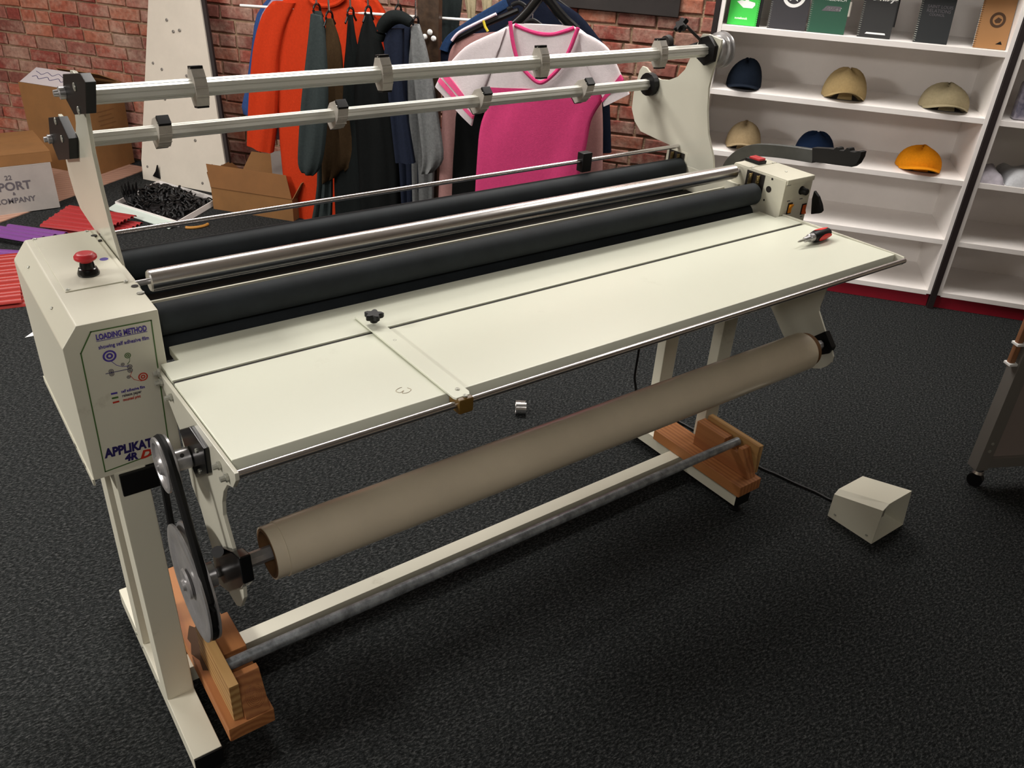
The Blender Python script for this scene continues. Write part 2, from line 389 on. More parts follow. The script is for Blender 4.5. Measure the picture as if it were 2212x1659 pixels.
# ---- notebooks
NB = [ # s0, s1, h, colour, spiral side, label
 (0.862,0.992,0.17,(52,190,66),'R','bright green notebook with a white logo on the top shelf'),
 (1.040,1.205,0.20,(44,42,46),'L','charcoal spiral notebook with a white round seal'),
 (1.212,1.372,0.20,(26,74,54),'L','dark green spiral notebook with pale printed lines'),
 (1.428,1.566,0.205,(36,36,36),'L','black spiral notebook with a white script heading and white foot bar'),
 (1.662,1.800,0.21,(22,26,28),'L','black spiral notebook with three lines of faint lettering'),
 (1.904,2.034,0.21,(156,112,68),'L','tan kraft spiral notebook with a dark round stamp'),
]
NBD = []
for s0, s1, h, c, side, lab in NB:
    z = ZS[0]; D0 = SF+0.035; lean = 0.055
    t = thing('notebook', lab, 'notebook', W((s0+s1)/2, D0, z), 'spiral notebooks on the top shelf')
    up = Vector((0, lean, h)).normalized()
    mx = MW @ basis((s0, D0, z+0.001), (1,0,0), up)     # local x along the shelf, y up the cover, z out to the room
    wdt = s1-s0
    bm = B(); box(bm, (0,0,-0.008), (wdt,h,0), mx, 0.001); part('pages', M['whiteink'] if c[0] > 100 else mat('pages_dark', (60,58,55)), t, bm)
    bm = B(); box(bm, (0,0,0.0), (wdt,h,0.0015), mx, 0.0005); part('cover', mat('cover_'+lab.split()[0], c, 0.5), t, bm)
    bm = B(); xs = 0.004 if side == 'L' else wdt-0.004
    for i in range(int(h/0.0085)):
        yy = 0.006+i*0.0085
        pts = [mx @ Vector((xs+0.006*math.cos(a), yy, -0.003+0.006*math.sin(a))) for a in [k*math.pi/3 for k in range(6)]]
        tube(bm, pts, 0.0008, 4, closed=True)
    part('spiral_binding', M['screw'] if c[1] < 120 and c[0] < 100 else M['black'], t, bm)
    NBD.append((t, mx, wdt, h))
def tx(i, body, x, y, size, m, **k):
    t, mx, wd, h = NBD[i]
    return text('print', body, size, mx @ Matrix.Translation((x, y, 0.0018)), M[m], t, **k)
def flat(i, pts, m, name='print', z=0.0018):
    t, mx, wd, h = NBD[i]; bm = B(); prism(bm, [mx @ Vector((x,y,z)) for x,y in pts], (mx.to_3x3() @ Vector((0,0,0.0004)))); return part(name, M[m], t, bm, smooth=False)
flat(0, [(0.028,0.098),(0.048,0.105),(0.062,0.103),(0.088,0.128),(0.094,0.128),(0.078,0.104),(0.108,0.098),(0.110,0.088),(0.100,0.074),(0.060,0.074),(0.044,0.086)], 'whiteink')
tx(0, 'notebook', 0.030, 0.025, 0.014, 'whiteink', bold=0.0003)
def ring_print(i, cx, cy, r0, r1, m):
    t, mx, wd, h = NBD[i]; bm = B(); n = 32
    a = [bm.verts.new(mx @ Vector((cx+r0*math.cos(2*math.pi*k/n), cy+r0*math.sin(2*math.pi*k/n), 0.0019))) for k in range(n)]
    b_ = [bm.verts.new(mx @ Vector((cx+r1*math.cos(2*math.pi*k/n), cy+r1*math.sin(2*math.pi*k/n), 0.0019))) for k in range(n)]
    for k in range(n): bm.faces.new((a[k], b_[k], b_[(k+1)%n], a[(k+1)%n]))
    part('print', M[m], t, bm, smooth=False)
ring_print(1, 0.094, 0.142, 0.036, 0.050, 'whiteink')
flat(1, [(0.094+rr*math.cos(a), 0.142+rr*math.sin(a)) for a, rr in [(math.pi/2+k*math.pi/5, 0.030 if k % 2 == 0 else 0.014) for k in range(10)]], 'whiteink')
tx(2, 'STATE', 0.086, 0.150, 0.017, 'whiteink', shear=0.2); tx(2, 'A RESEARCH', 0.046, 0.134, 0.017, 'whiteink', shear=0.2)
flat(2, [(0.046,0.090),(0.066,0.112),(0.128,0.112),(0.122,0.092)], 'greyink'); tx(2, 'REPORT', 0.064, 0.094, 0.018, 'whiteink')
tx(3, 'Garmaya', 0.026, 0.152, 0.031, 'whiteink', bold=0.0016, shear=0.3)
flat(3, [(0.030,0.014),(0.036,0.021),(0.112,0.021),(0.116,0.014)], 'whiteink')
tx(4, 'SAINT LOUIS', 0.026, 0.140, 0.018, 'greyink'); tx(4, 'RELATIONS', 0.026, 0.123, 0.019, 'greyink'); tx(4, 'COUNCIL', 0.040, 0.109, 0.014, 'greyink')
ring_print(5, 0.072, 0.115, 0.020, 0.031, 'corein'); flat(5, [(0.058,0.112),(0.072,0.126),(0.088,0.118),(0.082,0.104),(0.066,0.102)], 'corein')
flat(5, [(0.086,0.020),(0.104,0.033),(0.112,0.020)], 'black')
t, mx, wd, h = NBD[2]; bm = B(); cyl(bm, mx @ Vector((wd+0.004,0.075,0.002)), mx @ Vector((wd+0.004,0.135,0.002)), 0.005, 10); part('pen', M['clampalu'], t, bm)
t, mx, wd, h = NBD[3]; bm = B(); cyl(bm, mx @ Vector((wd+0.004,0.050,0.0)), mx @ Vector((wd+0.004,0.165,0.0)), 0.005, 10); part('pen', M['black'], t, bm)
t, mx, wd, h = NBD[0]; bm = B(); box(bm, (wd,0.0,-0.012), (wd+0.014,0.17,-0.002), mx, 0.001); part('back_cover', M['black'], t, bm)
# ---- caps
def cap(s, z, wdt, hgt, c, lab, dpt=0.20, brim=0.36, tilt=0.0, squash=1.0, off=0.115):
    m = fabric('cap_'+lab.split(' cap')[0].replace(' ', '_'), c, 0.12)
    t = thing('cap', lab, 'cap', W(s, SF+off, z), 'baseball caps on the shelves')
    a = wdt/2; bb = dpt*0.46; n = 32; bm = B(); rings = []
    cD = SF+off+0.04
    for j in range(9):
        ph = (j/8)*math.pi/2*0.985
        r = math.cos(ph)**0.72; zz = hgt*math.sin(ph)
        ring = []
        for i in range(n):
            th = 2*math.pi*i/n
            seam = 1+0.02*abs(math.sin(3*th))
            x = a*r*math.cos(th)*seam; y = bb*r*math.sin(th)*seam
            zz2 = zz + (0.010*math.sin(3*th+s*9)*(j/8) if j > 2 else 0)*squash + tilt*x*(j/8)
            ring.append(bm.verts.new(W(s+x, cD+y, z+0.004+max(0,zz2))))
        rings.append(ring)
    for A, C in zip(rings, rings[1:]):
        for i in range(n): bm.faces.new((A[i], A[(i+1)%n], C[(i+1)%n], C[i]))
    bm.faces.new(rings[-1]); bm.faces.new(rings[0][::-1])
    bmesh.ops.recalc_face_normals(bm, faces=bm.faces[:])
    crown = part('crown', m, t, bm, sharp=60)
    # curved peak facing the room
    bm = B(); NX, NY = 16, 6; top = []; th_ = 0.004
    for layer in (0, 1):
        g = []
        for jy in range(NY+1):
            row = []
            for ix in range(NX+1):
                u = -1+2*ix/NX; v_ = jy/NY
                x = a*0.90*u
                y0 = -bb*math.sqrt(max(0,1-(0.90*u)**2))*0.98
                y1 = y0-0.086*math.sqrt(max(0.0,1-u*u*0.96))-0.002
                arch = brim*hgt*(1-u*u)*(0.55+0.45*v_)+0.006
                y = y0*(1-v_)+y1*v_
                row.append(bm.verts.new(W(s+x, cD+y, z+arch+(-th_ if layer else 0)+0.004-0.006*v_)))
            g.append(row)
        top.append(g)
    for jy in range(NY):
        for ix in range(NX):
            g = top[0]; bm.faces.new((g[jy][ix], g[jy][ix+1], g[jy+1][ix+1], g[jy+1][ix]))
            g = top[1]; bm.faces.new((g[jy][ix], g[jy+1][ix], g[jy+1][ix+1], g[jy][ix+1]))
    g0, g1 = top
    for ix in range(NX): bm.faces.new((g0[NY][ix], g0[NY][ix+1], g1[NY][ix+1], g1[NY][ix]))
    bmesh.ops.recalc_face_normals(bm, faces=bm.faces[:])
    part('peak', m, t, bm, sharp=60)
    bm = B(); lathe(bm, W(s+tilt*0.02, cD, z+hgt-0.001), (0,0,1), [(0,0.007),(0.004,0.006),(0.006,0)], 12); part('button', m, t, bm)
    bm = B(); prism(bm, [W(s-a*0.66, cD-bb*0.82, z+0.003)]+[W(s+a*0.66*u, cD-bb*0.93-0.002, z+0.003+brim*hgt*0.62*(1-u*u)) for u in [-1+0.125*k for k in range(17)]]+[W(s+a*0.66, cD-bb*0.82, z+0.003)], NV*0.004)
    part('sweatband', M['darkbrown'], t, bm)
    return t
cap(0.985, ZS[1], 0.165, 0.115, (22,30,42), 'black navy cap, leftmost on the upper cap shelf', brim=0.22, tilt=0.12)
cap(1.445, ZS[1], 0.200, 0.118, (168,146,104), 'khaki cap with a strongly arched peak, middle of the upper cap shelf', brim=0.42)
cap(1.885, ZS[1], 0.215, 0.098, (158,146,116), 'greyish khaki cap, rightmost on the upper cap shelf', brim=0.38)
cap(1.035, ZS[2], 0.170, 0.108, (170,150,116), 'light khaki cap, leftmost on the lower cap shelf', brim=0.40)
cap(1.375, ZS[2], 0.185, 0.098, (20,36,62), 'navy blue cap, middle of the lower cap shelf', brim=0.25)
cap(1.855, ZS[2], 0.205, 0.092, (226,142,22), 'orange yellow cap on the lower cap shelf', brim=0.36)
# ---- goods on the right unit
def soft_pile(name, lab, cat, s0, s1, D0, D1, z, h, mt, group=None, seed=1, n=14):
    rr = random.Random(seed); bm = B(); g = []
    for j in range(n+1):
        row = []
        for i in range(n+1):
            u = i/n; v_ = j/n
            e = min(1, 6*min(u,1-u))*min(1, 6*min(v_,1-v_))
            zz = z+0.002+h*e**0.5*(0.78+0.22*math.sin(7*u+seed)*math.cos(5*v_+seed))
            row.append(bm.verts.new(W(s0+(s1-s0)*u, D0+(D1-D0)*v_, zz)))
        g.append(row)
    for j in range(n):
        for i in range(n): bm.faces.new((g[j][i], g[j][i+1], g[j+1][i+1], g[j+1][i]))
    bd_ = [g[0][i] for i in range(n+1)]+[g[j][n] for j in range(1,n+1)]+[g[n][i] for i in range(n-1,-1,-1)]+[g[j][0] for j in range(n-1,0,-1)]
    low = [bm.verts.new(Vector((v_.co.x, v_.co.y, z+0.0005))) for v_ in bd_]
    k = len(bd_)
    for i in range(k): bm.faces.new((bd_[i], bd_[(i+1)%k], low[(i+1)%k], low[i]))
    bm.faces.new(low)
    bmesh.ops.recalc_face_normals(bm, faces=bm.faces[:])
    c = W((s0+s1)/2, (D0+D1)/2, z)
    o = part(name, mt, None, bm, sharp=70); recentre(o, c); return tag(o, lab, cat, group)
M['paleshirt'] = mat('pale_lilac_cloth', (196,190,200), 0.9, var=0.12, scale=20, bump=0.3, bscale=60)
M['paleshirt2'] = mat('pale_white_cloth', (204,206,210), 0.9, var=0.12, scale=20, bump=0.3, bscale=60)
M['palegreen'] = mat('pale_green_cloth', (186,200,160), 0.9, var=0.12, scale=20, bump=0.3, bscale=60)
soft_pile('folded_shirt', 'pale lilac folded shirt next to the dark upright', 'shirt', 2.10, 2.21, SF+0.01, SF+0.28, ZS[2], 0.05, M['paleshirt'], 'folded shirts on the right unit', 1)
soft_pile('folded_shirt', 'white crumpled folded shirt right of the lilac one', 'shirt', 2.215, 2.40, SF+0.01, SF+0.30, ZS[2], 0.062, M['paleshirt2'], 'folded shirts on the right unit', 2)
soft_pile('folded_shirt', 'pale green folded shirt cut by the right picture edge', 'shirt', 2.405, 2.56, SF+0.01, SF+0.28, ZS[2], 0.055, M['palegreen'], 'folded shirts on the right unit', 3)
soft_pile('dark_package', 'black and yellow package on the top shelf of the right unit', 'package', 2.10, 2.30, SF+0.03, SF+0.2, ZS[0], 0.14, mat('black_yellow_pack', (20,18,14), 0.3, c2=(14,12,10), scale=20), None, 4)
bm = B(); box(bm, (2.155,SF+0.04,ZS[1]), (2.36,SF+0.10,ZS[1]+0.16), MW, 0.012)
o = part('plastic_packet', mat('mottled_packet_film', (176,170,180), 0.15, c2=(70,72,96), scale=16, coat=0.6), None, bm); recentre(o, W(2.25,SF+0.07,ZS[1])); tag(o, 'shiny plastic packet of dark goods on the right unit', 'packet')
# ================================================================ LAMINATING MACHINE
LM = thing('laminating_machine', 'long cream roller laminating machine with a flat work table on two legs', 'machine', (0.9, 0.1, 0.0))
def lm(name, m, bm, label=None, **k): return part(name, M[m], LM, bm, label=label, **k)
YF, YB = -0.058, 0.3965
XL, XC, XR, ZT, ZC, ZB = -0.149, -0.1206, 0.016, 0.9905, 0.9527, 0.672
RX0, RX1 = 1.782, 1.912
# -- left housing
bm = B(); prism(bm, [(XR,YF,ZB),(XR,YF,ZT),(XC,YF,ZT),(XL,YF,ZC),(XL,YF,ZB)], (0,YB-YF,0), 0.003)
HL = lm('left_housing', 'cream', bm, label='cream end housing with the stop button and the loading diagram')
hp = [(-0.1044, 0.4000, 0.9905), (-0.1079, 0.0893, 0.9905), (0.0005, 0.0800, 0.9905), (0.0148, 0.4004, 0.9905)]
bm = B(); hx = (hp[0][0]+hp[1][0])/2; prism(bm, [(hx,hp[1][1],ZT),(XR-0.012,hp[1][1],ZT),(XR-0.012,YB-0.006,ZT),(hx,YB-0.006,ZT)], (0,0,0.0022), 0.0008)
lm('access_plate', 'cream', bm)
for p in ((-0.1032, 0.3847, 0.9925), (-0.1005, 0.0965, 0.9925), (-0.0011, 0.0855, 0.9925), (-0.0032, 0.3848, 0.9925)): screw_head(LM, p, (0,0,1), 0.0042)
for p, r in (((0.0079, 0.0602, 0.9910),0.0065), ((0.0089, 0.0241, 0.9910),0.0070), ((0.0043, 0.3532, 0.9925),0.0062), ((0.0086, 0.3209, 0.9925),0.004)):
    bm = B(); cyl(bm, (p[0],p[1],ZT+0.0004), (p[0],p[1],p[2]+0.0006), r, 20); lm('hole_shade', 'darkbrown', bm)  # dark disc paints the shade inside an open hole
for p in ((0.0089, 0.0241, 0.9910),):
    bm = B(); lathe(bm, p, (0,0,1), [(0.0008,0.0068),(0.0018,0.0064),(0.0014,0.004),(0.001,0)], 16); lm('screw', 'screw', bm)
sb = (-0.0513, 0.1524, 0.9925)
bm = B(); lathe(bm, sb, (0,0,1), [(0,0.0195),(0.004,0.0200),(0.013,0.0165),(0.014,0.0140),(0.022,0.0128),(0.026,0.0120)], 32); es = lm('stop_button_base', 'blackgloss', bm)
bm = B(); lathe(bm, sb, (0,0,1), [(0.024,0.0105),(0.028,0.0125),(0.031,0.0190),(0.0335,0.0206),(0.0375,0.0203),(0.0420,0.0165),(0.0432,0.0120),(0.0428,0.004),(0.0425,0)], 36); lm('stop_button', 'red', bm, label='red mushroom stop button')
bm = B(); lathe(bm, (-0.0094, 0.2137, 0.9925), (0,0,1), [(0,0.0082),(0.0005,0.0080),(0.0006,0)], 24); lm('round_sticker', 'purple', bm, label='small violet dot sticker')
for p in ((-0.1400, 0.1549, 1.0300), (-0.1280, 0.0448, 1.0002)):
    pass
nch = Vector((-(ZT-ZC),0,(XC-XL))).normalized()
for y_ in (0.290, 0.075):
    screw_head(LM, Vector(((XL+XC)/2-0.0005, y_, (ZT+ZC)/2+0.0005)), nch, 0.003)
bm = B(); box(bm, (XL-0.002,YF+0.002,ZB-0.012), (XL+0.002,YB-0.002,ZB+0.002)); lm('housing_lip', 'cream', bm)
for y_ in (-0.002,0.075):
    bm = B(); box(bm, (XL-0.0028,y_,ZB-0.004), (XL-0.0022,y_+0.016,ZB-0.001)); lm('slot', 'darkbrown', bm)
# printed front of the left housing
yp = YF-0.0006
def fp(u): return (u[0], yp, u[2])
border = [(-0.0995, -0.0586, 0.9745), (0.0011, -0.0586, 0.9724), (-0.0070, -0.0586, 0.6963), (-0.1267, -0.0586, 0.6856), (-0.1222, -0.0586, 0.9382)]
bm = B()
for i in range(5):
    a = Vector(fp(border[i])); c = Vector(fp(border[(i+1)%5])); t_ = (c-a).normalized(); n_ = Vector((t_.z,0,-t_.x))*0.0011
    prism(bm, [a+n_-t_*0.001, c+n_+t_*0.001, c-n_+t_*0.001, a-n_-t_*0.001], (0,-0.0003,0))
lm('print_border', 'greenink', bm, smooth=False)
def ftext(body, a, b_, size, m, bold=0.0004, shear=0.0, font_w=1.0):
    a = Vector(fp(a)); b_ = Vector(fp(b_)); x = (b_-a).normalized()
    mx = basis(a+Vector((0,-0.0002,0)), x, Vector((-x.z,0,x.x)))
    o = text('print', body, size, mx, M[m], LM, bold=bold, shear=shear)
    xs = [v_.co for v_ in o.data.vertices]; inv = mx.inverted(); L = max((inv @ c).x for c in xs)
    o.data.transform(mx @ Matrix.Diagonal(((b_-a).length/L,1,1,1)) @ inv)
    return o
ftext('LOADING METHOD', (-0.0937, -0.0586, 0.9568), (-0.0088, -0.0586, 0.9544), 0.0150, 'purple', 0.0005)
ftext('_______________________', (-0.0940, -0.0586, 0.9550), (-0.0086, -0.0586, 0.9534), 0.009, 'purple', 0.0001)
ftext('showing self adhesive film', (-0.0932, -0.0586, 0.9383), (-0.0080, -0.0586, 0.9364), 0.0105, 'purple', 0.0001)
ftext('APPLIKATOR', (-0.1210, -0.0586, 0.7156), (-0.0075, -0.0586, 0.7108), 0.0265, 'navyink', 0.0012, 0.05)
ftext('4R', (-0.0889, -0.0586, 0.6955), (-0.0655, -0.0586, 0.6938), 0.0215, 'navyink', 0.0010, 0.1)
ftext('D', (-0.0625, -0.0586, 0.6915), (-0.0394, -0.0586, 0.6906), 0.0235, 'redink', 0.0010, 0.35)
def fring(c, r, m, solid=False):
    c = Vector(fp(c)); bm = B(); n = 20
    rr = [(r, r*0.72), (r*0.5, r*0.22)] if not solid else [(r, 0.0)]
    for r1, r0 in rr:
        a = [bm.verts.new(c+Vector((r1*math.cos(2*math.pi*k/n),-0.0003,r1*math.sin(2*math.pi*k/n)))) for k in range(n)]
        if r0 > 0:
            b_ = [bm.verts.new(c+Vector((r0*math.cos(2*math.pi*k/n),-0.0003,r0*math.sin(2*math.pi*k/n)))) for k in range(n)]
            for k in range(n): bm.faces.new((a[k], a[(k+1)%n], b_[(k+1)%n], b_[k]))
        else: bm.faces.new(a)
    lm('print', m, bm, smooth=False)
fring((-0.0781, -0.0586, 0.9212), 0.0115, 'purple'); fring((-0.0486, -0.0586, 0.9142), 0.0055, 'greenink'); fring((-0.0597, -0.0586, 0.8990), 0.0032, 'greyink')
fring((-0.0490, -0.0586, 0.8912), 0.0046, 'greyink'); fring((-0.0495, -0.0586, 0.8838), 0.0046, 'greyink'); fring((-0.0807, -0.0586, 0.8911), 0.0042, 'greyink')
fring((-0.0806, -0.0586, 0.8849), 0.0042, 'greyink'); fring((-0.0540, -0.0586, 0.8710), 0.0034, 'greyink'); fring((-0.0299, -0.0586, 0.8647), 0.0085, 'redink')
def fline(pts, m, r=0.0005):
    bm = B(); tube(bm, [Vector(fp(p))+Vector((0,-0.0003,0)) for p in pts], r, 4); lm('print', m, bm, smooth=False)
fline([(-0.0906, -0.0586, 0.8882), (-0.0513, -0.0586, 0.8871)], 'navyink', 0.0006)
fline([(-0.0773, -0.0586, 0.9106), (-0.0698, -0.0586, 0.9000), (-0.0605, -0.0586, 0.8945), (-0.0503, -0.0586, 0.8935)], 'purple')
fline([(-0.0462, -0.0586, 0.9086), (-0.0472, -0.0586, 0.9022), (-0.0521, -0.0586, 0.8969)], 'greenink')
fline([(-0.0469, -0.0586, 0.8800), (-0.0512, -0.0586, 0.8734), (-0.0456, -0.0586, 0.8630), (-0.0336, -0.0586, 0.8565)], 'redink')
for a, c, m_ in (((-0.0889, -0.0586, 0.8437), (-0.0779, -0.0586, 0.8432),'purple'), ((-0.0890, -0.0586, 0.8343), (-0.0779, -0.0586, 0.8338),'greenink'), ((-0.0890, -0.0586, 0.8249), (-0.0778, -0.0586, 0.8248),'redink')):
    bm = B(); a = Vector(fp(a)); c = Vector(fp(c)); prism(bm, [a,c,c+Vector((0,0,0.0035)),a+Vector((0,0,0.0035))], (0,-0.0003,0)); lm('print', m_, bm, smooth=False)
ftext('self adhesive film', (-0.0716, -0.0586, 0.8423), (-0.0304, -0.0586, 0.8406), 0.0085, 'purple', 0.0001)
ftext('release paper', (-0.0715, -0.0586, 0.8333), (-0.0374, -0.0586, 0.8327), 0.0085, 'greyink', 0.0001)
ftext('mounted print', (-0.0714, -0.0586, 0.8243), (-0.0405, -0.0586, 0.8236), 0.0085, 'redink', 0.0001)
# -- right housing
bm = B(); prism(bm, [(RX0,YF,ZB),(RX0,YF,ZT-0.003),(RX1-0.002,YF,ZT-0.003),(RX1,YF,ZT-0.02),(RX1,YF,ZB)], (0,0.200,0), 0.003)
lm('right_housing', 'cream', bm, label='cream control housing with knob and amber switches')
bm = B(); box(bm, (RX0+0.002,YF-0.004,ZT-0.004), (RX1-0.002,0.078,ZT), None, 0.0015); box(bm, (RX0+0.002,YF-0.0045,ZT-0.015), (RX1-0.002,YF-0.001,ZT-0.002), None, 0.001); lm('control_lid', 'cream', bm)
bm = B(); box(bm, (RX0+0.002,0.081,ZT-0.004), (RX1-0.002,0.140,ZT), None, 0.0015); lm('access_plate', 'cream', bm)
for p in ((1.8525, 0.0007, 0.9905), (1.7959, 0.0788, 0.9905), (1.8929, 0.0822, 0.9905)): screw_head(LM, p, (0,0,1), 0.004)
bm = B(); box(bm, (1.829,0.085,ZT), (1.864,0.140,ZT+0.010), None, 0.0015); rk = lm('isolator_body', 'black', bm)
bm = B(); box(bm, (1.832,0.088,ZT+0.010), (1.861,0.128,ZT+0.017), None, 0.002); lm('isolator_button', 'red', bm, label='red top button')
kp = (1.8638, -0.0580, 0.9494)
bm = B(); lathe(bm, kp, (0,-1,0), [(0,0.013),(0.003,0.0125),(0.004,0.0105),(0.020,0.0100),(0.022,0.008),(0.022,0)], 20); lm('speed_knob', 'black', bm)
for a, m_, tilt in (((1.8136, -0.0580, 0.8830), 'amber', 1), ((1.8837, -0.0580, 0.8705), 'orangered', 0)):
    bm = B(); box(bm, (a[0],YF-0.002,a[2]), (a[0]+0.021,YF+0.0,a[2]+0.034), None, 0.001); fr_ = lm('switch_frame', 'black', bm)
    bm = B(); x0, x1 = a[0]+0.004, a[0]+0.018; z0, z1 = a[2]+0.004, a[2]+0.030
    zm = (z0+z1)/2; pts = [(x0,YF-0.002,z0),(x0,YF-0.004,z0),(x0,YF-0.0035,zm),(x0,YF-0.010,z1),(x0,YF-0.002,z1)] if tilt else [(x0,YF-0.002,z0),(x0,YF-0.009,z0),(x0,YF-0.0035,zm),(x0,YF-0.004,z1),(x0,YF-0.002,z1)]
    prism(bm, pts, (x1-x0,0,0)); part('rocker', M[m_], fr_, bm)
for u in (((1.7881, -0.0586, 0.9726), 0.018), ((1.8055, -0.0586, 0.9228),0.014), ((1.8645, -0.0586, 0.9212),0.014), ((1.8880, -0.0586, 0.8627),0.012)):
    bm = B(); p = u[0]; box(bm, (p[0],YF-0.001,p[2]), (p[0]+u[1],YF-0.0004,p[2]+0.0025)); lm('print', 'greyink', bm)
# openings with springs on the inner faces
def slot(ym, zm, hw, hh, x=RX0):
    bm = B(); box(bm, (x-0.0012,ym-hw,zm-hh), (x-0.0002,ym+hw,zm+hh)); s_ = lm('bearing_slot', 'darkbrown', bm)
    for dy in (-hw*0.42, hw*0.42):
        bm = B(); n = 60; pts = [(x-0.007+0.005*math.cos(2*math.pi*k*9/n), ym+dy+0.005*math.sin(2*math.pi*k*9/n), zm-hh*0.35+hh*1.2*k/n) for k in range(n+1)]
        tube(bm, pts, 0.0011, 5); part('spring', M['brass'], s_, bm)
slot(0.052, 0.955, 0.034, 0.028); slot(0.364, 0.945, 0.034, 0.024, 1.767)
for p, r in (((1.7810, -0.0030, 0.9478),0.0095), ((1.7810, -0.0082, 0.9800),0.0035), ((1.7810, 0.0052, 0.9128),0.003)):
    bm = B(); cyl(bm, (RX0+0.0002,p[1],p[2]), (RX0-0.0008,p[1],p[2]), r, 20); lm('hole_shade', 'darkbrown', bm)  # open holes drawn as discs, their inner shade put into the colour
# inner bearing plates (cheeks) between rollers and housings
bm = B(); box(bm, (XR,0.09,0.86), (XR+0.008,YB,0.975), None, 0.001); lm('cheek_plate', 'cream', bm)
bm = B(); prism(bm, YZ(1.7675, [(0.10,0.72),(0.10,0.935),(0.318,0.935),(0.318,0.975),(0.410,0.975),(0.410,0.72)]), (0.012,0,0), 0.001); lm('cheek_plate', 'cream', bm)
bm = B(); box(bm, (1.779,0.142,0.72), (1.90,0.40,0.90), None, 0.003); lm('rear_cover', 'cream', bm)
# -- rollers
def roller(name, y, z, r, x0, x1, m, sr=0.008, label=None):
    bm = B(); lathe(bm, (x0,y,z), (1,0,0), [(0,sr),(0,r*0.9),(0.003,r),(x1-x0-0.003,r),(x1-x0,r*0.9),(x1-x0,sr)], 48); o = lm(name, m, bm, label=label)
    bm = B(); cyl(bm, (XR-0.002,y,z), (x0+0.001,y,z), sr, 16); cyl(bm, (x1-0.001,y,z), (RX0+0.002,y,z), sr, 16); part('axle', M['steel'], o, bm)
    return o
roller('rubber_roller', 0.034, 0.926, 0.0315, 0.030, 1.765, 'rubber', 0.010, 'dark grey front nip roller')
roller('rubber_roller', 0.342, 0.920, 0.0335, 0.026, 1.765, 'rubber', 0.010, 'dark grey rear pull roller')
roller('chrome_roller', 0.117, 0.971, 0.0218, 0.046, 1.757, 'chrome', 0.006)
# lower mates of the rollers, seen as the dark gap beneath
roller('rubber_roller', 0.050, 0.862, 0.0315, 0.030, 1.765, 'rubber', 0.010, 'dark grey lower nip roller')
roller('rubber_roller', 0.342, 0.850, 0.0335, 0.026, 1.765, 'rubber', 0.010, 'dark grey lower rear roller')
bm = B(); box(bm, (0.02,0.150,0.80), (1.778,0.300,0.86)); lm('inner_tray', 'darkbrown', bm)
bm = B(); box(bm, (0.02,0.150,0.902), (1.778,0.1545,0.912)); lm('cross_strip', 'cream', bm)
# -- thin rear guard rod with black grip
bm = B(); cyl(bm, (0.018,0.3636,0.9864), (1.765,0.3636,0.9864), 0.0062, 16); gr = lm('guard_rod', 'rod', bm)
gp = (1.3715, 0.3636, 0.9749)
bm = B(); box(bm, (gp[0]-0.018,0.350,0.955), (gp[0]+0.018,0.378,1.012), None, 0.003); lm('rod_grip', 'black', bm)
# -- wing plates
FW = [(0.3380, 1.3286), (0.3124, 1.3311), (0.2611, 1.3234), (0.2602, 1.3121), (0.2752, 1.2285), (0.2796, 1.1834), (0.2697, 1.1168), (0.2504, 1.0510), (0.2138, 0.9856), (0.2022, 0.9451), (0.3092, 0.9249), (0.3314, 0.9505), (0.3812, 0.9783), (0.4682, 0.9841), (0.5431, 0.9908), (0.5777, 1.0167), (0.5984, 1.0535), (0.5993, 1.1061), (0.5842, 1.1797), (0.5738, 1.1946), (0.5561, 1.1934), (0.5242, 1.1747), (0.4847, 1.1692), (0.4481, 1.1746), (0.4127, 1.1911), (0.3865, 1.2180), (0.3739, 1.2501), (0.3587, 1.2860)]
for x_, lab in ((0.0185,'left cream side plate carrying the rails'), (1.768,'right cream side plate carrying the rails')):
    bm = B(); prism(bm, YZ(x_, FW), (0.008,0,0), 0.0012); lm('wing_plate', 'wing', bm, label=lab)
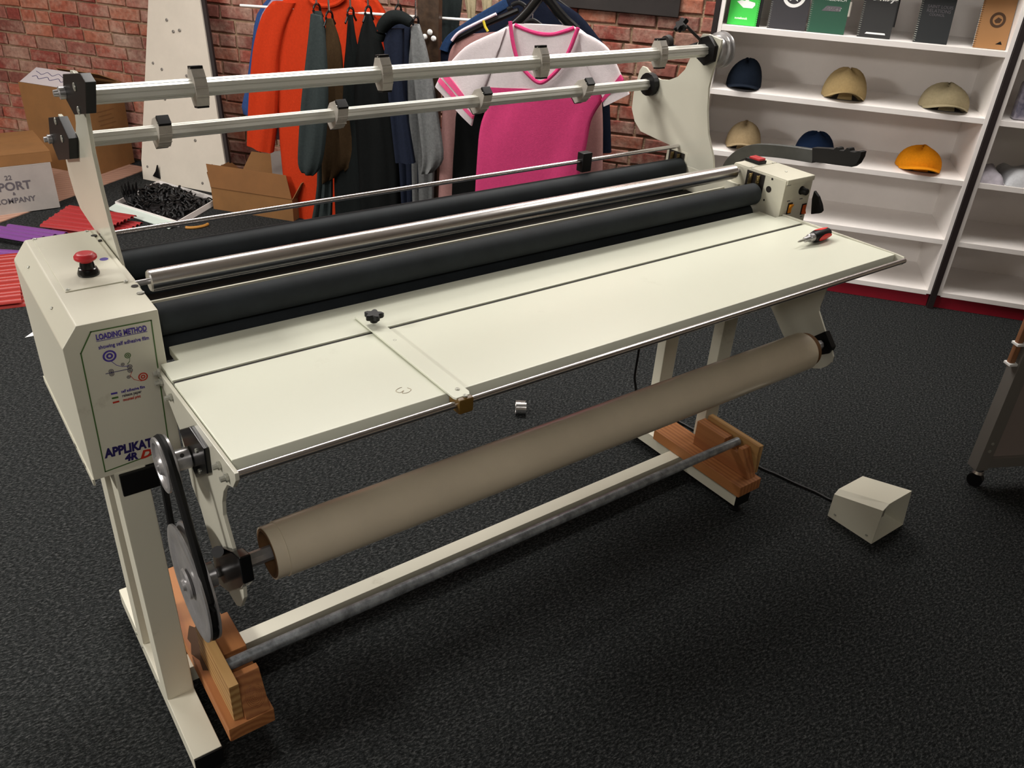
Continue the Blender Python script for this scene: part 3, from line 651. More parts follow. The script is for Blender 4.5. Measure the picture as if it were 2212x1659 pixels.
# -- rails with grooves (octagonal aluminium profile)
def rail(y, z, r, x0, x1, rot):
    bm = B(); pts = []
    for k in range(6):
        a = rot+math.pi/3*k; b_ = rot+math.pi/3*(k+1)
        P = Vector((0,math.cos(a),math.sin(a)))*r; Q = Vector((0,math.cos(b_),math.sin(b_)))*r
        Mi = (P+Q)/2; dn = Mi.normalized()*0.0016; tt = (Q-P).normalized()*0.0012
        pts += [P, Mi-tt, Mi-tt-dn, Mi+tt-dn, Mi+tt]
    prism(bm, [(x0, y+p.y, z+p.z) for p in pts], (x1-x0,0,0))
    return lm('rail', 'alu', bm, sharp=20)
rail(0.305, 1.287, 0.0180, 0.026, 1.768, 0.35); rail(0.520, 1.149, 0.0170, 0.026, 1.768, 0.12)
def collar(x, y, z, tilt, sc=1.0):
    R = Matrix.Translation((x,y,z)) @ Matrix.Rotation(tilt,4,'X') @ Matrix.Scale(sc,4)
    prof = [(-0.013,0.036),(0.011,0.036),(0.025,0.012),(0.025,-0.012),(0.011,-0.036),(-0.013,-0.036),(-0.023,-0.014),(-0.023,0.014)]
    bm = B(); prism(bm, [R @ Vector((-0.013,a,c)) for a,c in prof], R.to_3x3() @ Vector((0.026,0,0)), 0.001)
    c_ = lm('rail_collar', 'clampalu', bm)
    for sgn in (1,-1):
        bm = B(); box(bm, (-0.0125,-0.012,0.0365*sgn-0.0035), (0.0125,0.010,0.0365*sgn+0.0055 if sgn > 0 else 0.0365*sgn+0.0035), R, 0.0012); part('grip_pad', M['black'], c_, bm)
    for dx in (-0.013, 0.013):
        bm = B(); cyl(bm, R @ Vector((dx*1.05,-0.004,0.0365)), R @ Vector((dx*0.5,-0.004,0.040)), 0.0018, 8); part('pin', M['screw'], c_, bm)
    for zz in (-0.020, 0.0, 0.020):
        bm = B(); box(bm, (-0.0128,-0.0258+(0.004 if abs(zz) > 0.01 else 0),zz-0.0007), (0.0128,-0.0228+(0.004 if abs(zz) > 0.01 else 0),zz+0.0007), R); part('ridge', M['clampalu'], c_, bm)
for p in ((0.2467, 0.3050, 1.2913), (0.6728, 0.3050, 1.2898), (1.1335, 0.3050, 1.2847), (1.5638, 0.3050, 1.2837)): collar(p[0], 0.305, 1.287, -0.15)
for p in ((0.2163, 0.5200, 1.1459), (0.6536, 0.5200, 1.1442), (1.0961, 0.5200, 1.1369), (1.4744, 0.5200, 1.1364)): collar(p[0], 0.520, 1.149, 0.70, 1.12)
# rail bearings at the left end
def blockpoly(name, m, pts, off, bev=0.0015, label=None):
    bm = B(); prism(bm, pts, off, bev); return lm(name, m, bm, label=label)
bb = blockpoly('rail_bearing', 'black', [(0.0000, 0.3108, 1.3273), (0.0000, 0.1476, 1.3586), (0.0000, 0.1153, 1.3494), (0.0000, 0.1602, 1.2870), (0.0000, 0.2770, 1.2598), (0.0000, 0.3458, 1.2824)], (0.0178,0,0))
for p in ((-0.0010, 0.2125, 1.3230), (-0.0010, 0.2174, 1.2804)): screw_head(bb, p, (-1,0,0), 0.0078)
bm = B(); lathe(bm, (0.0000, 0.3260, 1.2906), (-1,0,0), [(-0.002,0.012),(0.010,0.012),(0.012,0.007),(0.020,0.006),(0.021,0)], 20); part('shaft_end', M['steel'], bb, bm)
bb = blockpoly('rail_bearing', 'black', [(0.0000, 0.5877, 1.1857), (0.0000, 0.4552, 1.2170), (0.0000, 0.3902, 1.1872), (0.0000, 0.4294, 1.1355), (0.0000, 0.5749, 1.0954), (0.0000, 0.6264, 1.1302)], (0.0178,0,0))
for p in ((-0.0010, 0.4948, 1.1988), (-0.0010, 0.4608, 1.1703)): screw_head(bb, p, (-1,0,0), 0.0078)
bm = B(); lathe(bm, (0.0000, 0.6005, 1.1364), (-1,0,0), [(-0.002,0.010),(0.008,0.010),(0.010,0.006),(0.016,0.006),(0.017,0)], 20); part('shaft_end', M['steel'], bb, bm)
# rail bearings at the right end, with brake disc and knobs
bb = blockpoly('rail_bearing', 'black', [(1.752,y_,z_) for y_, z_ in [(0.335,1.318),(0.300,1.330),(0.268,1.305),(0.268,1.262),(0.300,1.245),(0.335,1.262)]], (0.016,0,0))
bb = blockpoly('rail_bearing', 'black', [(1.746,0.520+0.036*math.cos(a),1.149+0.036*math.sin(a)) for a in [k*math.pi/8 for k in range(16)]], (0.022,0,0))
bm = B(); lathe(bm, (1.776,0.300,1.287), (1,0,0), [(0,0.018),(0.006,0.040),(0.024,0.042),(0.026,0.050),(0.031,0.050),(0.033,0.043),(0.040,0.043),(0.042,0.052),(0.047,0.052),(0.049,0.035),(0.049,0.0)], 40)
lm('brake_disc', 'steel', bm)
ka = (1.7600, 0.3418, 1.3165); kb = (1.7518, 0.4000, 1.3369)
bm = B(); cyl(bm, (1.764,0.325,1.305), (1.700,0.345,1.352), 0.0045, 12); kr = lm('tension_rod', 'darkbrown', bm)
def star(parent, c, axis, r, h, name='star_knob', lobes=6):
    x, y, z = frame(axis); c = Vector(c); bm = B(); n = lobes*6
    def rg(s_, k): return [bm.verts.new(c+z*s_+(x*math.cos(t)+y*math.sin(t))*r*k*(0.80+0.20*math.cos(lobes*t))) for t in [2*math.pi*i/n for i in range(n)]]
    R = [rg(0,0.92), rg(h*0.12,1), rg(h*0.85,1), rg(h,0.88)]
    for A, C in zip(R, R[1:]):
        for i in range(n): bm.faces.new((A[i], A[(i+1)%n], C[(i+1)%n], C[i]))
    bm.faces.new(R[0][::-1]); bm.faces.new(R[-1]); bmesh.ops.recalc_face_normals(bm, faces=bm.faces[:])
    lathe(bm, c, -z, [(0,r*0.45),(h*0.8,r*0.38),(h*0.8,0)], 16)
    return part(name, M['black'], parent, bm)
kc = (1.6842, 0.3450, 1.3509)
star(LM, (kc[0],kc[1],kc[2]), (-0.8,0.2,0.6), 0.024, 0.014)
kd = (1.7598, 0.4700, 1.2835)
bm = B(); lathe(bm, kd, (1,0,0), [(-0.010,0.0),(-0.010,0.020),(0.006,0.023),(0.010,0.010),(0.012,0)], 24); lm('brake_knob', 'darkbrown', bm)
bm = B(); tube(bm, smooth_path([kd, (1.7703, 0.4200, 1.2746), (1.7758, 0.3600, 1.2973)], 5), 0.0045, 6); lm('brake_strap', 'black', bm)
# -- work table
Z0, Z1 = 0.8825, 0.8930
YG0, YG1, YTF = -0.1300, -0.1400, -0.4310
bm = B()
prism(bm, [(0.003,YG0,Z0),(0.003,YF-0.002,Z0),(0.036,YF-0.002,Z0),(0.036,0.000,Z0),(1.764,0.000,Z0),(1.764,YF-0.002,Z0),(1.797,YF-0.002,Z0),(1.797,YG0,Z0)], (0,0,-0.018), 0.0018)
lm('table_panel', 'table', bm, label='narrow rear table panel')
bm = B(); sl = (Z1-Z0)/(YG1-YTF)
top = [(0.003,YTF,Z1),(0.003,YG1,Z0),(1.797,YG1,Z0),(1.797,YTF,Z1)]
prism(bm, top, (0,0,-0.022), 0.0025); lm('table_panel', 'table', bm, label='wide front table panel')
bm = B(); box(bm, (0.006,YG1+0.0002,Z0-0.012), (1.794,YG0-0.0002,Z0-0.0035)); lm('table_groove', 'darkbrown', bm)
def table_arm(px, x0, x1, lab):
    bm = B(); prism(bm, YZ(x0, px), (x1-x0,0,0), 0.0012); return lm('table_arm', 'wing', bm, label=lab)
AL = [(-0.0496, 0.8746), (-0.0910, 0.8500), (-0.1643, 0.7981), (-0.1847, 0.6867), (-0.2225, 0.6580), (-0.2562, 0.5925), (-0.2875, 0.5540), (-0.3392, 0.5350), (-0.3701, 0.5369), (-0.3935, 0.5546), (-0.4219, 0.5997), (-0.4259, 0.6289), (-0.4203, 0.6540), (-0.4031, 0.6760), (-0.3677, 0.7433), (-0.3743, 0.7764), (-0.3921, 0.8103), (-0.4189, 0.8409), (-0.4474, 0.8542), (-0.4669, 0.8793), (-0.4674, 0.8935), (-0.4495, 0.8927)]
table_arm(AL, -0.0055, 0.0015, 'left side arm under the table')
AR = [(-0.0560, 0.8860), (-0.4303, 0.8940), (-0.4554, 0.8925), (-0.4629, 0.8821), (-0.4533, 0.8694), (-0.3954, 0.8493), (-0.2619, 0.7424), (-0.2531, 0.6619), (-0.2548, 0.6506), (-0.2977, 0.5931), (-0.3281, 0.5562), (-0.3384, 0.5378), (-0.3390, 0.5193), (-0.3269, 0.4992), (-0.3100, 0.4829), (-0.2879, 0.4720), (-0.2509, 0.4636), (-0.1576, 0.5268), (-0.0652, 0.6216), (-0.0104, 0.7252)]
table_arm(AR, 1.7985, 1.8055, 'right side arm under the table')
for p in ((-0.0060, -0.0868, 0.8802), (-0.0060, -0.0922, 0.8634), (-0.0060, -0.1479, 0.8602), (-0.0060, -0.3958, 0.8652), (-0.0060, -0.4303, 0.8637)):
    bm = B(); lathe(bm, p, (-1,0,0), [(0,0.0075),(0.004,0.0075),(0.0045,0.005),(0.012,0.0048),(0.013,0)], 8); lm('bolt', 'screw', bm)
bm = B(); cyl(bm, (0.0,-0.4583,0.8843), (1.80,-0.4583,0.8843), 0.0068, 20); lm('front_rod', 'rod', bm)
# -- cross-table guide bar with knob and clamp block
def onz(p, dz=0.0): 
    z = Z0+max(0.0,(YG1-p[1]))*sl; return Vector((p[0],p[1],z+dz))
g = [(0.3963, -0.0654, 0.8900), (0.4324, -0.1563, 0.8900), (0.4290, -0.4501, 0.8970), (0.4270, -0.4637, 0.8970), (0.4150, -0.4729, 0.8970), (0.3911, -0.4695, 0.8970)]
xl = (g[0][0]+g[5][0])/2
xl0, xl1 = g[0][0], g[5][0]; wd = 0.036
bm = B(); A_ = [(xl0,g[0][1]), (xl0+wd*0.35,g[0][1]), (xl0+wd,-0.115), (xl1+wd,-0.452), (xl1+wd*0.85,-0.462), (xl1+0.003,-0.462), (xl1,-0.456)]
prism(bm, [onz((a,c,0),0.0012) for a,c in A_], (0,0,0.0045), 0.0008); gb = lm('guide_bar', 'table', bm, label='cream guide bar clamped across the table')
kn = onz((xl0+wd*0.48,-0.118,0), 0.006)
star(gb, kn+Vector((0,0,0.015)), (0,0,1), 0.021, 0.011, lobes=5)
for p in ((0.4134, -0.2057, 0.8900), (0.4121, -0.4366, 0.8990), (0.4112, -0.4637, 0.9000)): screw_head(gb, onz(p,0.0056), (0,0,1), 0.0045)
bm = B(); box(bm, (xl1+0.003,-0.472,0.868), (xl1+wd*0.95,-0.436,0.8985), None, 0.004); part('clamp_block', M['amberplastic'], gb, bm, label='translucent brown clamp block')
# faint pencil scribble and worn patches on the table
M['pencil'] = mat('pencil_mark', (186,172,150), 0.6)
def scrib(pts):
    bm = B(); tube(bm, smooth_path([onz(p,0.0003) for p in pts],4), 0.0006, 4); lm('pencil_mark', 'pencil', bm)
scrib([(0.3368, -0.3694, 0.8900), (0.3302, -0.3693, 0.8900), (0.3212, -0.3752, 0.8900), (0.3245, -0.3845, 0.8900), (0.3341, -0.3809, 0.8900), (0.3272, -0.3879, 0.8900), (0.3365, -0.3915, 0.8900), (0.3470, -0.3848, 0.8900), (0.3445, -0.3758, 0.8900)])
# -- lower roll shaft, bearings, pulleys and belts
AY, AZ = -0.297, 0.563
bm = B(); lathe(bm, (-0.048,AY,AZ), (1,0,0), [(0,0.010),(0.06,0.010),(0.06,0.0145),(1.83,0.0145),(1.83,0.008)], 8); lm('roll_shaft', 'steel', bm, sharp=20)
bb = blockpoly('shaft_bearing', 'blackgloss', [(-0.0120, -0.2807, 0.6048), (-0.0120, -0.3511, 0.6633), (-0.0120, -0.4118, 0.6998), (-0.0120, -0.4501, 0.7150), (-0.0120, -0.4556, 0.6626), (-0.0120, -0.4268, 0.6285), (-0.0120, -0.3515, 0.5587), (-0.0120, -0.2967, 0.5309), (-0.0120, -0.2777, 0.5619)], (0.020,0,0), 0.003)
bm = B(); cyl(bm, (-0.0120, -0.3215, 0.6313), (-0.0300, -0.3954, 0.6960), 0.010, 16); part('clamp_knob', M['black'], bb, bm)
bb = blockpoly('shaft_bearing', 'black', [(1.7900, -0.2607, 0.5697), (1.7900, -0.2968, 0.6045), (1.7900, -0.3325, 0.5656), (1.7900, -0.3274, 0.5446), (1.7900, -0.2997, 0.5268), (1.7900, -0.2749, 0.5260)], (0.022,0,0), 0.002)
sp = (-0.0120, -0.2500, 0.8051); SY, SZ = sp[1]+0.004, sp[2]-0.012
bb = blockpoly('pulley_bearing', 'blackgloss', [(-0.0140, -0.1984, 0.8224), (-0.0140, -0.2713, 0.8698), (-0.0140, -0.3447, 0.8686), (-0.0140, -0.3404, 0.8157), (-0.0140, -0.2638, 0.7579), (-0.0140, -0.2269, 0.7829)], (0.012,0,0), 0.002)
for p in ((-0.0145, -0.2969, 0.8363), (-0.0145, -0.2965, 0.7938)): screw_head(bb, p, (-1,0,0), 0.0045)
def pulley(cx, cy, cz, r, w_, hubr, hubl, m='steel'):
    prof = [(-0.003,0.004),(-0.003,hubr*0.8),(0.002,hubr*0.95),(0.0045,hubr*1.15),(0.0045,r*0.74),(0.0,r*0.82),(0.0,r*0.96),(0.001,r),(w_*0.22,r),(w_*0.38,r*0.86),(w_*0.62,r*0.86),(w_*0.78,r),(w_-0.001,r),(w_,r*0.96),(w_,hubr),(w_+hubl,hubr),(w_+hubl,0.004)]
    bm = B(); lathe(bm, (cx,cy,cz), (1,0,0), prof, 56); return lm('pulley', m, bm)
SR, BR, PW = 0.050, 0.112, 0.022
pu = pulley(-0.066, SY, SZ, SR, PW, 0.019, 0.028)
bm = B(); cyl(bm, (-0.030,SY-0.013,SZ+0.016), (-0.030,SY-0.0145,SZ+0.0178), 0.0035, 12); part('set_screw', M['darkbrown'], pu, bm)
bm = B(); cyl(bm, (-0.072,SY,SZ), (-0.01,SY,SZ), 0.0075, 16); part('pulley_shaft', M['steel'], pu, bm)
pu = pulley(-0.066, AY, AZ, BR, PW, 0.024, 0.026)
bm = B(); lathe(bm, (-0.0665,AY,AZ), (-1,0,0), [(0,0.030),(0.004,0.028),(0.005,0.012),(0.010,0.010),(0.010,0)], 24); part('hub_cap', M['steel'], pu, bm)
# belt: two tangent runs wrapped round the pulleys
dy, dz = AY-SY, AZ-SZ; dd = math.hypot(dy,dz); th = math.atan2(dz,dy); rs, rb_ = SR*0.95, BR*0.95
al = math.acos((rs-rb_)/dd)
path = []
for k in range(17):  # small pulley, far side
    a = th+al+(2*math.pi-2*al)*k/16; path.append((-0.055, SY+rs*math.cos(a), SZ+rs*math.sin(a)))
for k in range(25):
    a = th-al+(2*al)*k/24; path.append((-0.055, AY+rb_*math.cos(a), AZ+rb_*math.sin(a)))
bm = B(); tube(bm, path, 0.0078, 8, closed=True, flat=0.8); lm('drive_belt', 'belt', bm)
# -- posts, feet and cross beam
for px0, px1, ya, yb, zt_, sh in ((-0.1144,-0.0549,-0.105,-0.045,ZB+0.004,0.045), (-0.1144,-0.0549,0.085,0.145,ZB+0.004,0.0), (1.663,1.727,-0.035,0.003,0.86,0.0), (1.663,1.727,0.186,0.224,0.86,0.0)):
    bm = B(); box(bm, (px0,ya,0.0785), (px1,yb,zt_), None, 0.004)
    for v_ in bm.verts: v_.co.y += sh*(v_.co.z-0.078)/(zt_-0.078)
    lm('post', 'cream', bm)
for x0, x1 in ((-0.1144,-0.0549),(1.572,1.637)):
    bm = B(); box(bm, (x0,-0.280,0.033), (x1,0.302,0.080), None, 0.002); f_ = lm('foot', 'cream', bm)
    for yy in (-0.2825, 0.3005):
        bm = B(); box(bm, (x0+0.001,yy-0.002,0.030), (x1-0.001,yy+0.004,0.0785), None, 0.001); part('end_cap', M['black'], f_, bm)
    for yy in (-0.262, 0.285):
        bm = B(); lathe(bm, ((x0+x1)/2,yy,0.0), (0,0,1), [(0,0.018),(0.006,0.020),(0.010,0.012),(0.034,0.006)], 20); part('levelling_foot', M['black'], f_, bm)
bm = B(); box(bm, (0.58,0.16,0.80), (1.74,0.23,0.86)); lm('under_beam', 'darkbrown', bm)
bm = B(); box(bm, (-0.106,-0.068,0.622), (-0.034,-0.050,0.6718), None, 0.002); lm('post_collar', 'black', bm)
bm = B(); box(bm, (-0.055,-0.040,0.034), (1.727,0.004,0.0795), None, 0.002); box(bm, (1.637,0.184,0.034), (1.727,0.226,0.0795), None, 0.002); lm('cross_beam', 'cream', bm)
for y_ in (0.15,0.10,-0.02): screw_head(LM, (-0.1146,y_,0.062), (-1,0,0), 0.005, 'bolt')
# -- curved grey guard arm with black toothed grip at the right end
cp = [(1.9650, 0.3129, 0.8687), (1.9650, 0.3160, 0.8979), (1.9650, 0.2995, 0.9305), (1.9650, 0.2639, 0.9643), (1.9650, 0.2153, 0.9872), (1.9650, 0.1531, 1.0015), (1.9650, 0.0750, 1.0141), (1.9650, -0.0020, 1.0239)]
M['armgrey'] = mat('grey_moulded_arm', (74,76,74), 0.4, var=0.15, scale=20)
def strip(name, m, pts, wds, x, t_, parent, label=None):
    P = smooth_path(pts, 5); n = len(P); up_, lo_ = [], []
    for i, p in enumerate(P):
        t = (P[min(i+1,n-1)]-P[max(i-1,0)]).normalized(); nn = Vector((0,-t.z,t.y))
        w_ = wds[0]+(wds[1]-wds[0])*i/(n-1); up_.append(p+nn*w_/2); lo_.append(p-nn*w_/2)
    bm = B(); ra = [bm.verts.new(p) for p in up_]; rb2 = [bm.verts.new(p) for p in lo_]
    rc = [bm.verts.new(p+Vector((t_,0,0))) for p in up_]; rd = [bm.verts.new(p+Vector((t_,0,0))) for p in lo_]
    for i in range(n-1):
        for q in ((ra,rb2),(rb2,rd),(rd,rc),(rc,ra)): bm.faces.new((q[0][i], q[0][i+1], q[1][i+1], q[1][i]))
    bm.faces.new((ra[0],rb2[0],rd[0],rc[0])); bm.faces.new((ra[-1],rc[-1],rd[-1],rb2[-1]))
    bmesh.ops.recalc_face_normals(bm, faces=bm.faces[:])
    bmesh.ops.bevel(bm, geom=bm.edges[:], offset=0.0012, segments=1, affect='EDGES')
    return part(name, m, parent, bm, label=label)
ca = strip('curved_arm', M['armgrey'], cp, (0.036,0.040), 1.965, 0.02, LM, 'curved grey arm above the control housing')
gpx = [(1.9620, 0.0062, 1.0488), (1.9620, -0.0504, 1.0602), (1.9620, -0.0663, 1.0615), (1.9620, -0.0735, 1.0701), (1.9620, -0.0814, 1.0707), (1.9620, -0.0866, 1.0638), (1.9620, -0.1004, 1.0660), (1.9620, -0.1080, 1.0773), (1.9620, -0.1157, 1.0779), (1.9620, -0.1213, 1.0699), (1.9620, -0.1366, 1.0711), (1.9620, -0.1470, 1.0777), (1.9620, -0.1577, 1.0778), (1.9620, -0.1580, 1.0619), (1.9620, -0.1519, 1.0414), (1.9620, -0.1401, 1.0287), (1.9620, -0.0788, 1.0192), (1.9620, -0.0050, 1.0095)]
bm = B(); prism(bm, gpx, (0.026,0,0), 0.0015); part('toothed_grip', M['black'], ca, bm, label='black toothed grip')
fn = [(1.9300, -0.0563, 0.9382), (1.9300, -0.0752, 0.9252), (1.9300, -0.0910, 0.9055), (1.9300, -0.0995, 0.8879), (1.9300, -0.0937, 0.8788), (1.9300, -0.0649, 0.8668), (1.9300, -0.0554, 0.9120)]
bm = B(); prism(bm, fn, (0.012,0,0), 0.002); lm('side_guard', 'black', bm)
bm = B(); cyl(bm, (RX1-0.002,0.10,0.90), (1.97,0.10,0.90), 0.012, 16); cyl(bm, (1.9700, 0.3188, 0.8743), (1.97,0.10,0.90), 0.010, 12); lm('arm_bracket', 'black', bm)
# hanging cable behind the left post and mains cable at the back
cb = [(1.4962, 0.1500, 0.4473), (1.4968, 0.1500, 0.3878), (1.4963, 0.1500, 0.3097), (1.5115, 0.1500, 0.2244)]
bm = B(); tube(bm, smooth_path(cb+[(cb[-1][0],0.2,0.02),(cb[-1][0]+0.1,0.35,0.006)],5), 0.004, 6); lm('power_cable', 'black', bm)
# ================================================================ FILM ROLL ON THE SHAFT
RL0, RL1, RR = 0.084, 1.700, 0.0555
fr = thing('film_roll', 'long beige roll of film on a cardboard core under the table', 'roll', ((RL0+RL1)/2, AY, AZ))
# small sag offset so the tube hangs on the shaft
bm = B(); lathe(bm, (RL0+0.0,AY,AZ), (1,0,0), [(0.0,0.0485),(0.0,0.0528),(0.024,0.0530),(0.0245,0.0552),(0.060,0.0553),(0.0605,RR),(RL1-RL0-0.002,RR),(RL1-RL0,RR-0.001),(RL1-RL0,0.049)], 64); part('film_winding', M['film'], fr, bm)
bm = B(); lathe(bm, (RL0-0.001,AY,AZ), (1,0,0), [(0,0.0495),(RL1-RL0+0.022,0.0495),(RL1-RL0+0.022,0.0440),(0,0.0440),(0,0.0495)], 48); part('core', M['core'], fr, bm)
bm = B(); lathe(bm, (RL0+0.02,AY,AZ), (1,0,0), [(0,0.0435),(0.02,0.0435),(0.02,0.0150),(0,0.0150),(0,0.0435)], 32); lathe(bm, (RL1-0.02,AY,AZ), (1,0,0), [(0,0.0435),(0.02,0.0435),(0.02,0.0150),(0,0.0150),(0,0.0435)], 32); part('core_plug', M['corein'], fr, bm)
# ================================================================ WOODEN STANDS AND PIPE
PYc, PZc, PR = -0.190, 0.203, 0.0135
def stand(xp0, xp1, xb0, xb1, xy0, xy1, y0, y1, lab):
    t = thing('wooden_stand', lab, 'stand', ((xp0+xp1)/2, 0, 0.0805), 'wooden pipe stands')
    bm = B(); box(bm, (xp0,y0,0.0805), (xp1,y1,0.1195), None, 0.003); part('base_plank', M['pine'], t, bm)
    # block on edge with a square notch for the pipe
    ya, yn0, yn1, yb = -0.270, PYc-0.030, PYc+0.026, -0.045
    zb, zt, zn = 0.120, 0.209, PZc-PR-0.001
    bm = B(); prism(bm, YZ(xb0, [(ya-0.010,zb),(ya+0.034,zt),(yn0,zt),(yn0,zn),(yn1,zn),(yn1,zt),(yb,zt),(yb,zb)]), (xb1-xb0,0,0), 0.002)
    part('notched_block', M['pine'], t, bm)
    bm = B(); c = Vector(((xb0+xb1)/2+0.004, ya+0.0085, 0.158)); tn = 0.494
    for k in range(1,7):
        n = 20; pts = [c+Vector(((0.0034*k)*math.cos(2*math.pi*i/n), tn*(0.0040*k)*math.sin(2*math.pi*i/n), (0.0040*k)*math.sin(2*math.pi*i/n))) for i in range(n)]
        tube(bm, pts, 0.0004, 3, closed=True)
    part('growth_rings', M['pineend'], t, bm)
    bm = B(); box(bm, (xy0,-0.268,0.1197), (xy1,-0.055,0.2235), None, 0.0015); part('plywood_cheek', M['ply'], t, bm)
    return t
ws = stand(-0.037, 0.063, 0.002, 0.056, -0.0195, 0.0015, -0.283, 0.270, 'pine pipe stand on the left foot beside the big pulley')
bm = B(); sp_ = [(-0.008+0.024*math.cos(k*math.pi/9)*(1+0.18*math.sin(3*k)), -0.040+0.085*math.sin(k*math.pi/9)*(1+0.1*math.cos(2.3*k)), 0.1196) for k in range(18)]
prism(bm, sp_, (0,0,0.0006)); part('oil_stain', M['corein'], ws, bm)
stand(1.560, 1.660, 1.612, 1.650, 1.6505, 1.672, -0.296, 0.085, 'pine pipe stand on the right foot near the foot switch')
bm = B(); lathe(bm, (0.003,PYc,PZc), (1,0,0), [(0,PR-0.003),(0,PR),(1.642,PR),(1.642,PR-0.003),(0,PR-0.003)], 28)
o = part('steel_pipe', M['galv'], None, bm); recentre(o, (0.82,PYc,PZc)); tag(o, 'long galvanised steel pipe resting on the two pine stands', 'pipe')
# ================================================================ STUBBY SCREWDRIVER ON THE TABLE
a = Vector((1.6018, -0.2607, 0.8970)); c = Vector((1.7517, -0.2524, 0.9050))
ax = (c-a); ax.z = 0; Ls = ax.length; ax.normalize()
base = onz((a.x,a.y,0)); 
sl_t = Vector((ax.x, ax.y, -ax.y*sl)).normalized()
t = thing('screwdriver', 'stubby screwdriver with a red and black handle on the right end of the table', 'screwdriver', onz(((a.x+c.x)/2,(a.y+c.y)/2,0)))
hr = 0.0165; o0 = onz((a.x,a.y,0), hr+0.0008)
def sd(h): return h*Ls
bm = B(); lathe(bm, o0, sl_t, [(sd(0.44),0.010),(sd(0.46),0.0135),(sd(0.55),hr),(sd(0.75),hr),(sd(0.92),hr*0.86),(sd(0.99),hr*0.5),(sd(1.0),0)], 24); part('handle', M['black'], t, bm)
bm = B(); x_, y_, z_ = frame(sl_t)
for k in range(3):
    ang = math.pi/2+k*2*math.pi/3+0.35; n1_, n2_ = 10, 7; g = []
    for i in range(n1_+1):
        row = []
        for j in range(n2_+1):
            u = 0.52+0.42*i/n1_; half = 0.62*math.sin(math.pi*min(0.98,max(0.02,i/n1_)))**0.5
            rr = (hr if u < 0.75 else hr*(1-0.14*(u-0.75)/0.17))+0.0008
            a_ = ang+half*(-1+2*j/n2_); row.append(bm.verts.new(o0+sl_t*sd(u)+(Vector((0,0,1))*math.sin(a_)+sl_t.cross(Vector((0,0,1))).normalized()*math.cos(a_))*rr))
        g.append(row)
    for i in range(n1_):
        for j in range(n2_): bm.faces.new((g[i][j], g[i+1][j], g[i+1][j+1], g[i][j+1]))
bmesh.ops.recalc_face_normals(bm, faces=bm.faces[:])
part('grip_inlay', mat('red_soft_grip', (222,40,34), 0.5), t, bm, label='red grip inlay')
bm = B(); lathe(bm, o0, sl_t, [(sd(0.20),0.0),(sd(0.20),0.0055),(sd(0.22),0.0075),(sd(0.34),0.0085),(sd(0.36),0.0115),(sd(0.46),0.0120),(sd(0.46),0.005)], 20); part('collet', M['steel'], t, bm)
bm = B(); lathe(bm, o0, sl_t, [(0,0),(0.0,0.0012),(sd(0.06),0.0032),(sd(0.22),0.0034)], 6); part('bit', M['screw'], t, bm)
# ================================================================ FOOT SWITCH
fs = thing('foot_switch', 'open fronted cream metal foot switch on the carpet', 'foot switch', (1.92,-0.53,0.0))
F0 = [(1.826,-0.452),(2.003,-0.452)]
fx0, fx1, fy0, fy1 = 1.832, 2.004, -0.452, -0.612
def sect(y, zc, zt, dx): return [(fx0,y,0.002),(fx0,y,zc),(fx0+dx,y,zt),(fx1-0.026,y,zt),(fx1,y,0.002)]
A0 = sect(fy0, 0.088, 0.102, 0.018); A1 = sect(fy1, 0.132, 0.148, 0.026)
bm = B(); t_ = 0.002
def shell(bm, A, C):
    va = [bm.verts.new(p) for p in A]; vc = [bm.verts.new(p) for p in C]
    for i in range(len(A)-1): bm.faces.new((va[i], va[i+1], vc[i+1], vc[i]))
    bm.faces.new(va[::-1])
    bm.faces.new((va[0], vc[0], vc[-1], va[-1]))
shell(bm, A0, A1); bmesh.ops.recalc_face_normals(bm, faces=bm.faces[:])
sh = part('hood', M['cream'], fs, bm, smooth=False)
md = sh.modifiers.new('thickness', 'SOLIDIFY'); md.thickness = 0.0025; md.offset = -1
bm = B(); box(bm, (fx0+0.02,-0.56,0.012), (fx1-0.03,-0.47,0.045), None, 0.004); part('pedal', M['greymetal'], fs, bm)
for p in ((fx0-0.0004,-0.475,0.022),(fx0-0.0004,-0.590,0.022)): screw_head(fs, p, (-1,0,0), 0.004)
cpts = [(1.90,-0.45,0.03), (1.9061, -0.4101, 0.0060), (1.8971, -0.3527, 0.0060), (1.8788, -0.2914, 0.0060), (1.8644, -0.2251, 0.0060), (1.8479, -0.1687, 0.0060), (1.8410, -0.0815, 0.0060), (1.80,0.25,0.006), (1.70,0.4,0.006)]
bm = B(); tube(bm, smooth_path(cpts,6), 0.0042, 8); part('cable', M['black'], fs, bm)
# ================================================================ SPLIT STEEL RING ON THE CARPET
rc_ = Vector((1.3435, 0.5464, -0.0000))
bm = B(); n = 36; ro, ri, hw = 0.026, 0.0235, 0.019; axr = Vector((0.80,-0.55,0)).normalized(); sxr = axr.cross(Vector((0,0,1)))
secs = []
for k in range(n+1):
    a_ = math.radians(112)+math.radians(320)*k/n
    d3 = sxr*math.cos(a_)+Vector((0,0,1))*math.sin(a_); c0 = rc_+Vector((0,0,ro+0.0005))
    secs.append([bm.verts.new(c0+d3*ro-axr*hw), bm.verts.new(c0+d3*ro+axr*hw), bm.verts.new(c0+d3*ri+axr*hw), bm.verts.new(c0+d3*ri-axr*hw)])
for A, C in zip(secs, secs[1:]):
    for i in range(4): bm.faces.new((A[i], A[(i+1)%4], C[(i+1)%4], C[i]))
bm.faces.new(secs[0]); bm.faces.new(secs[-1][::-1]); bmesh.ops.recalc_face_normals(bm, faces=bm.faces[:])
o = part('steel_ring', M['chrome'], None, bm); recentre(o, rc_); tag(o, 'small split polished steel ring lying on the carpet under the table', 'ring')
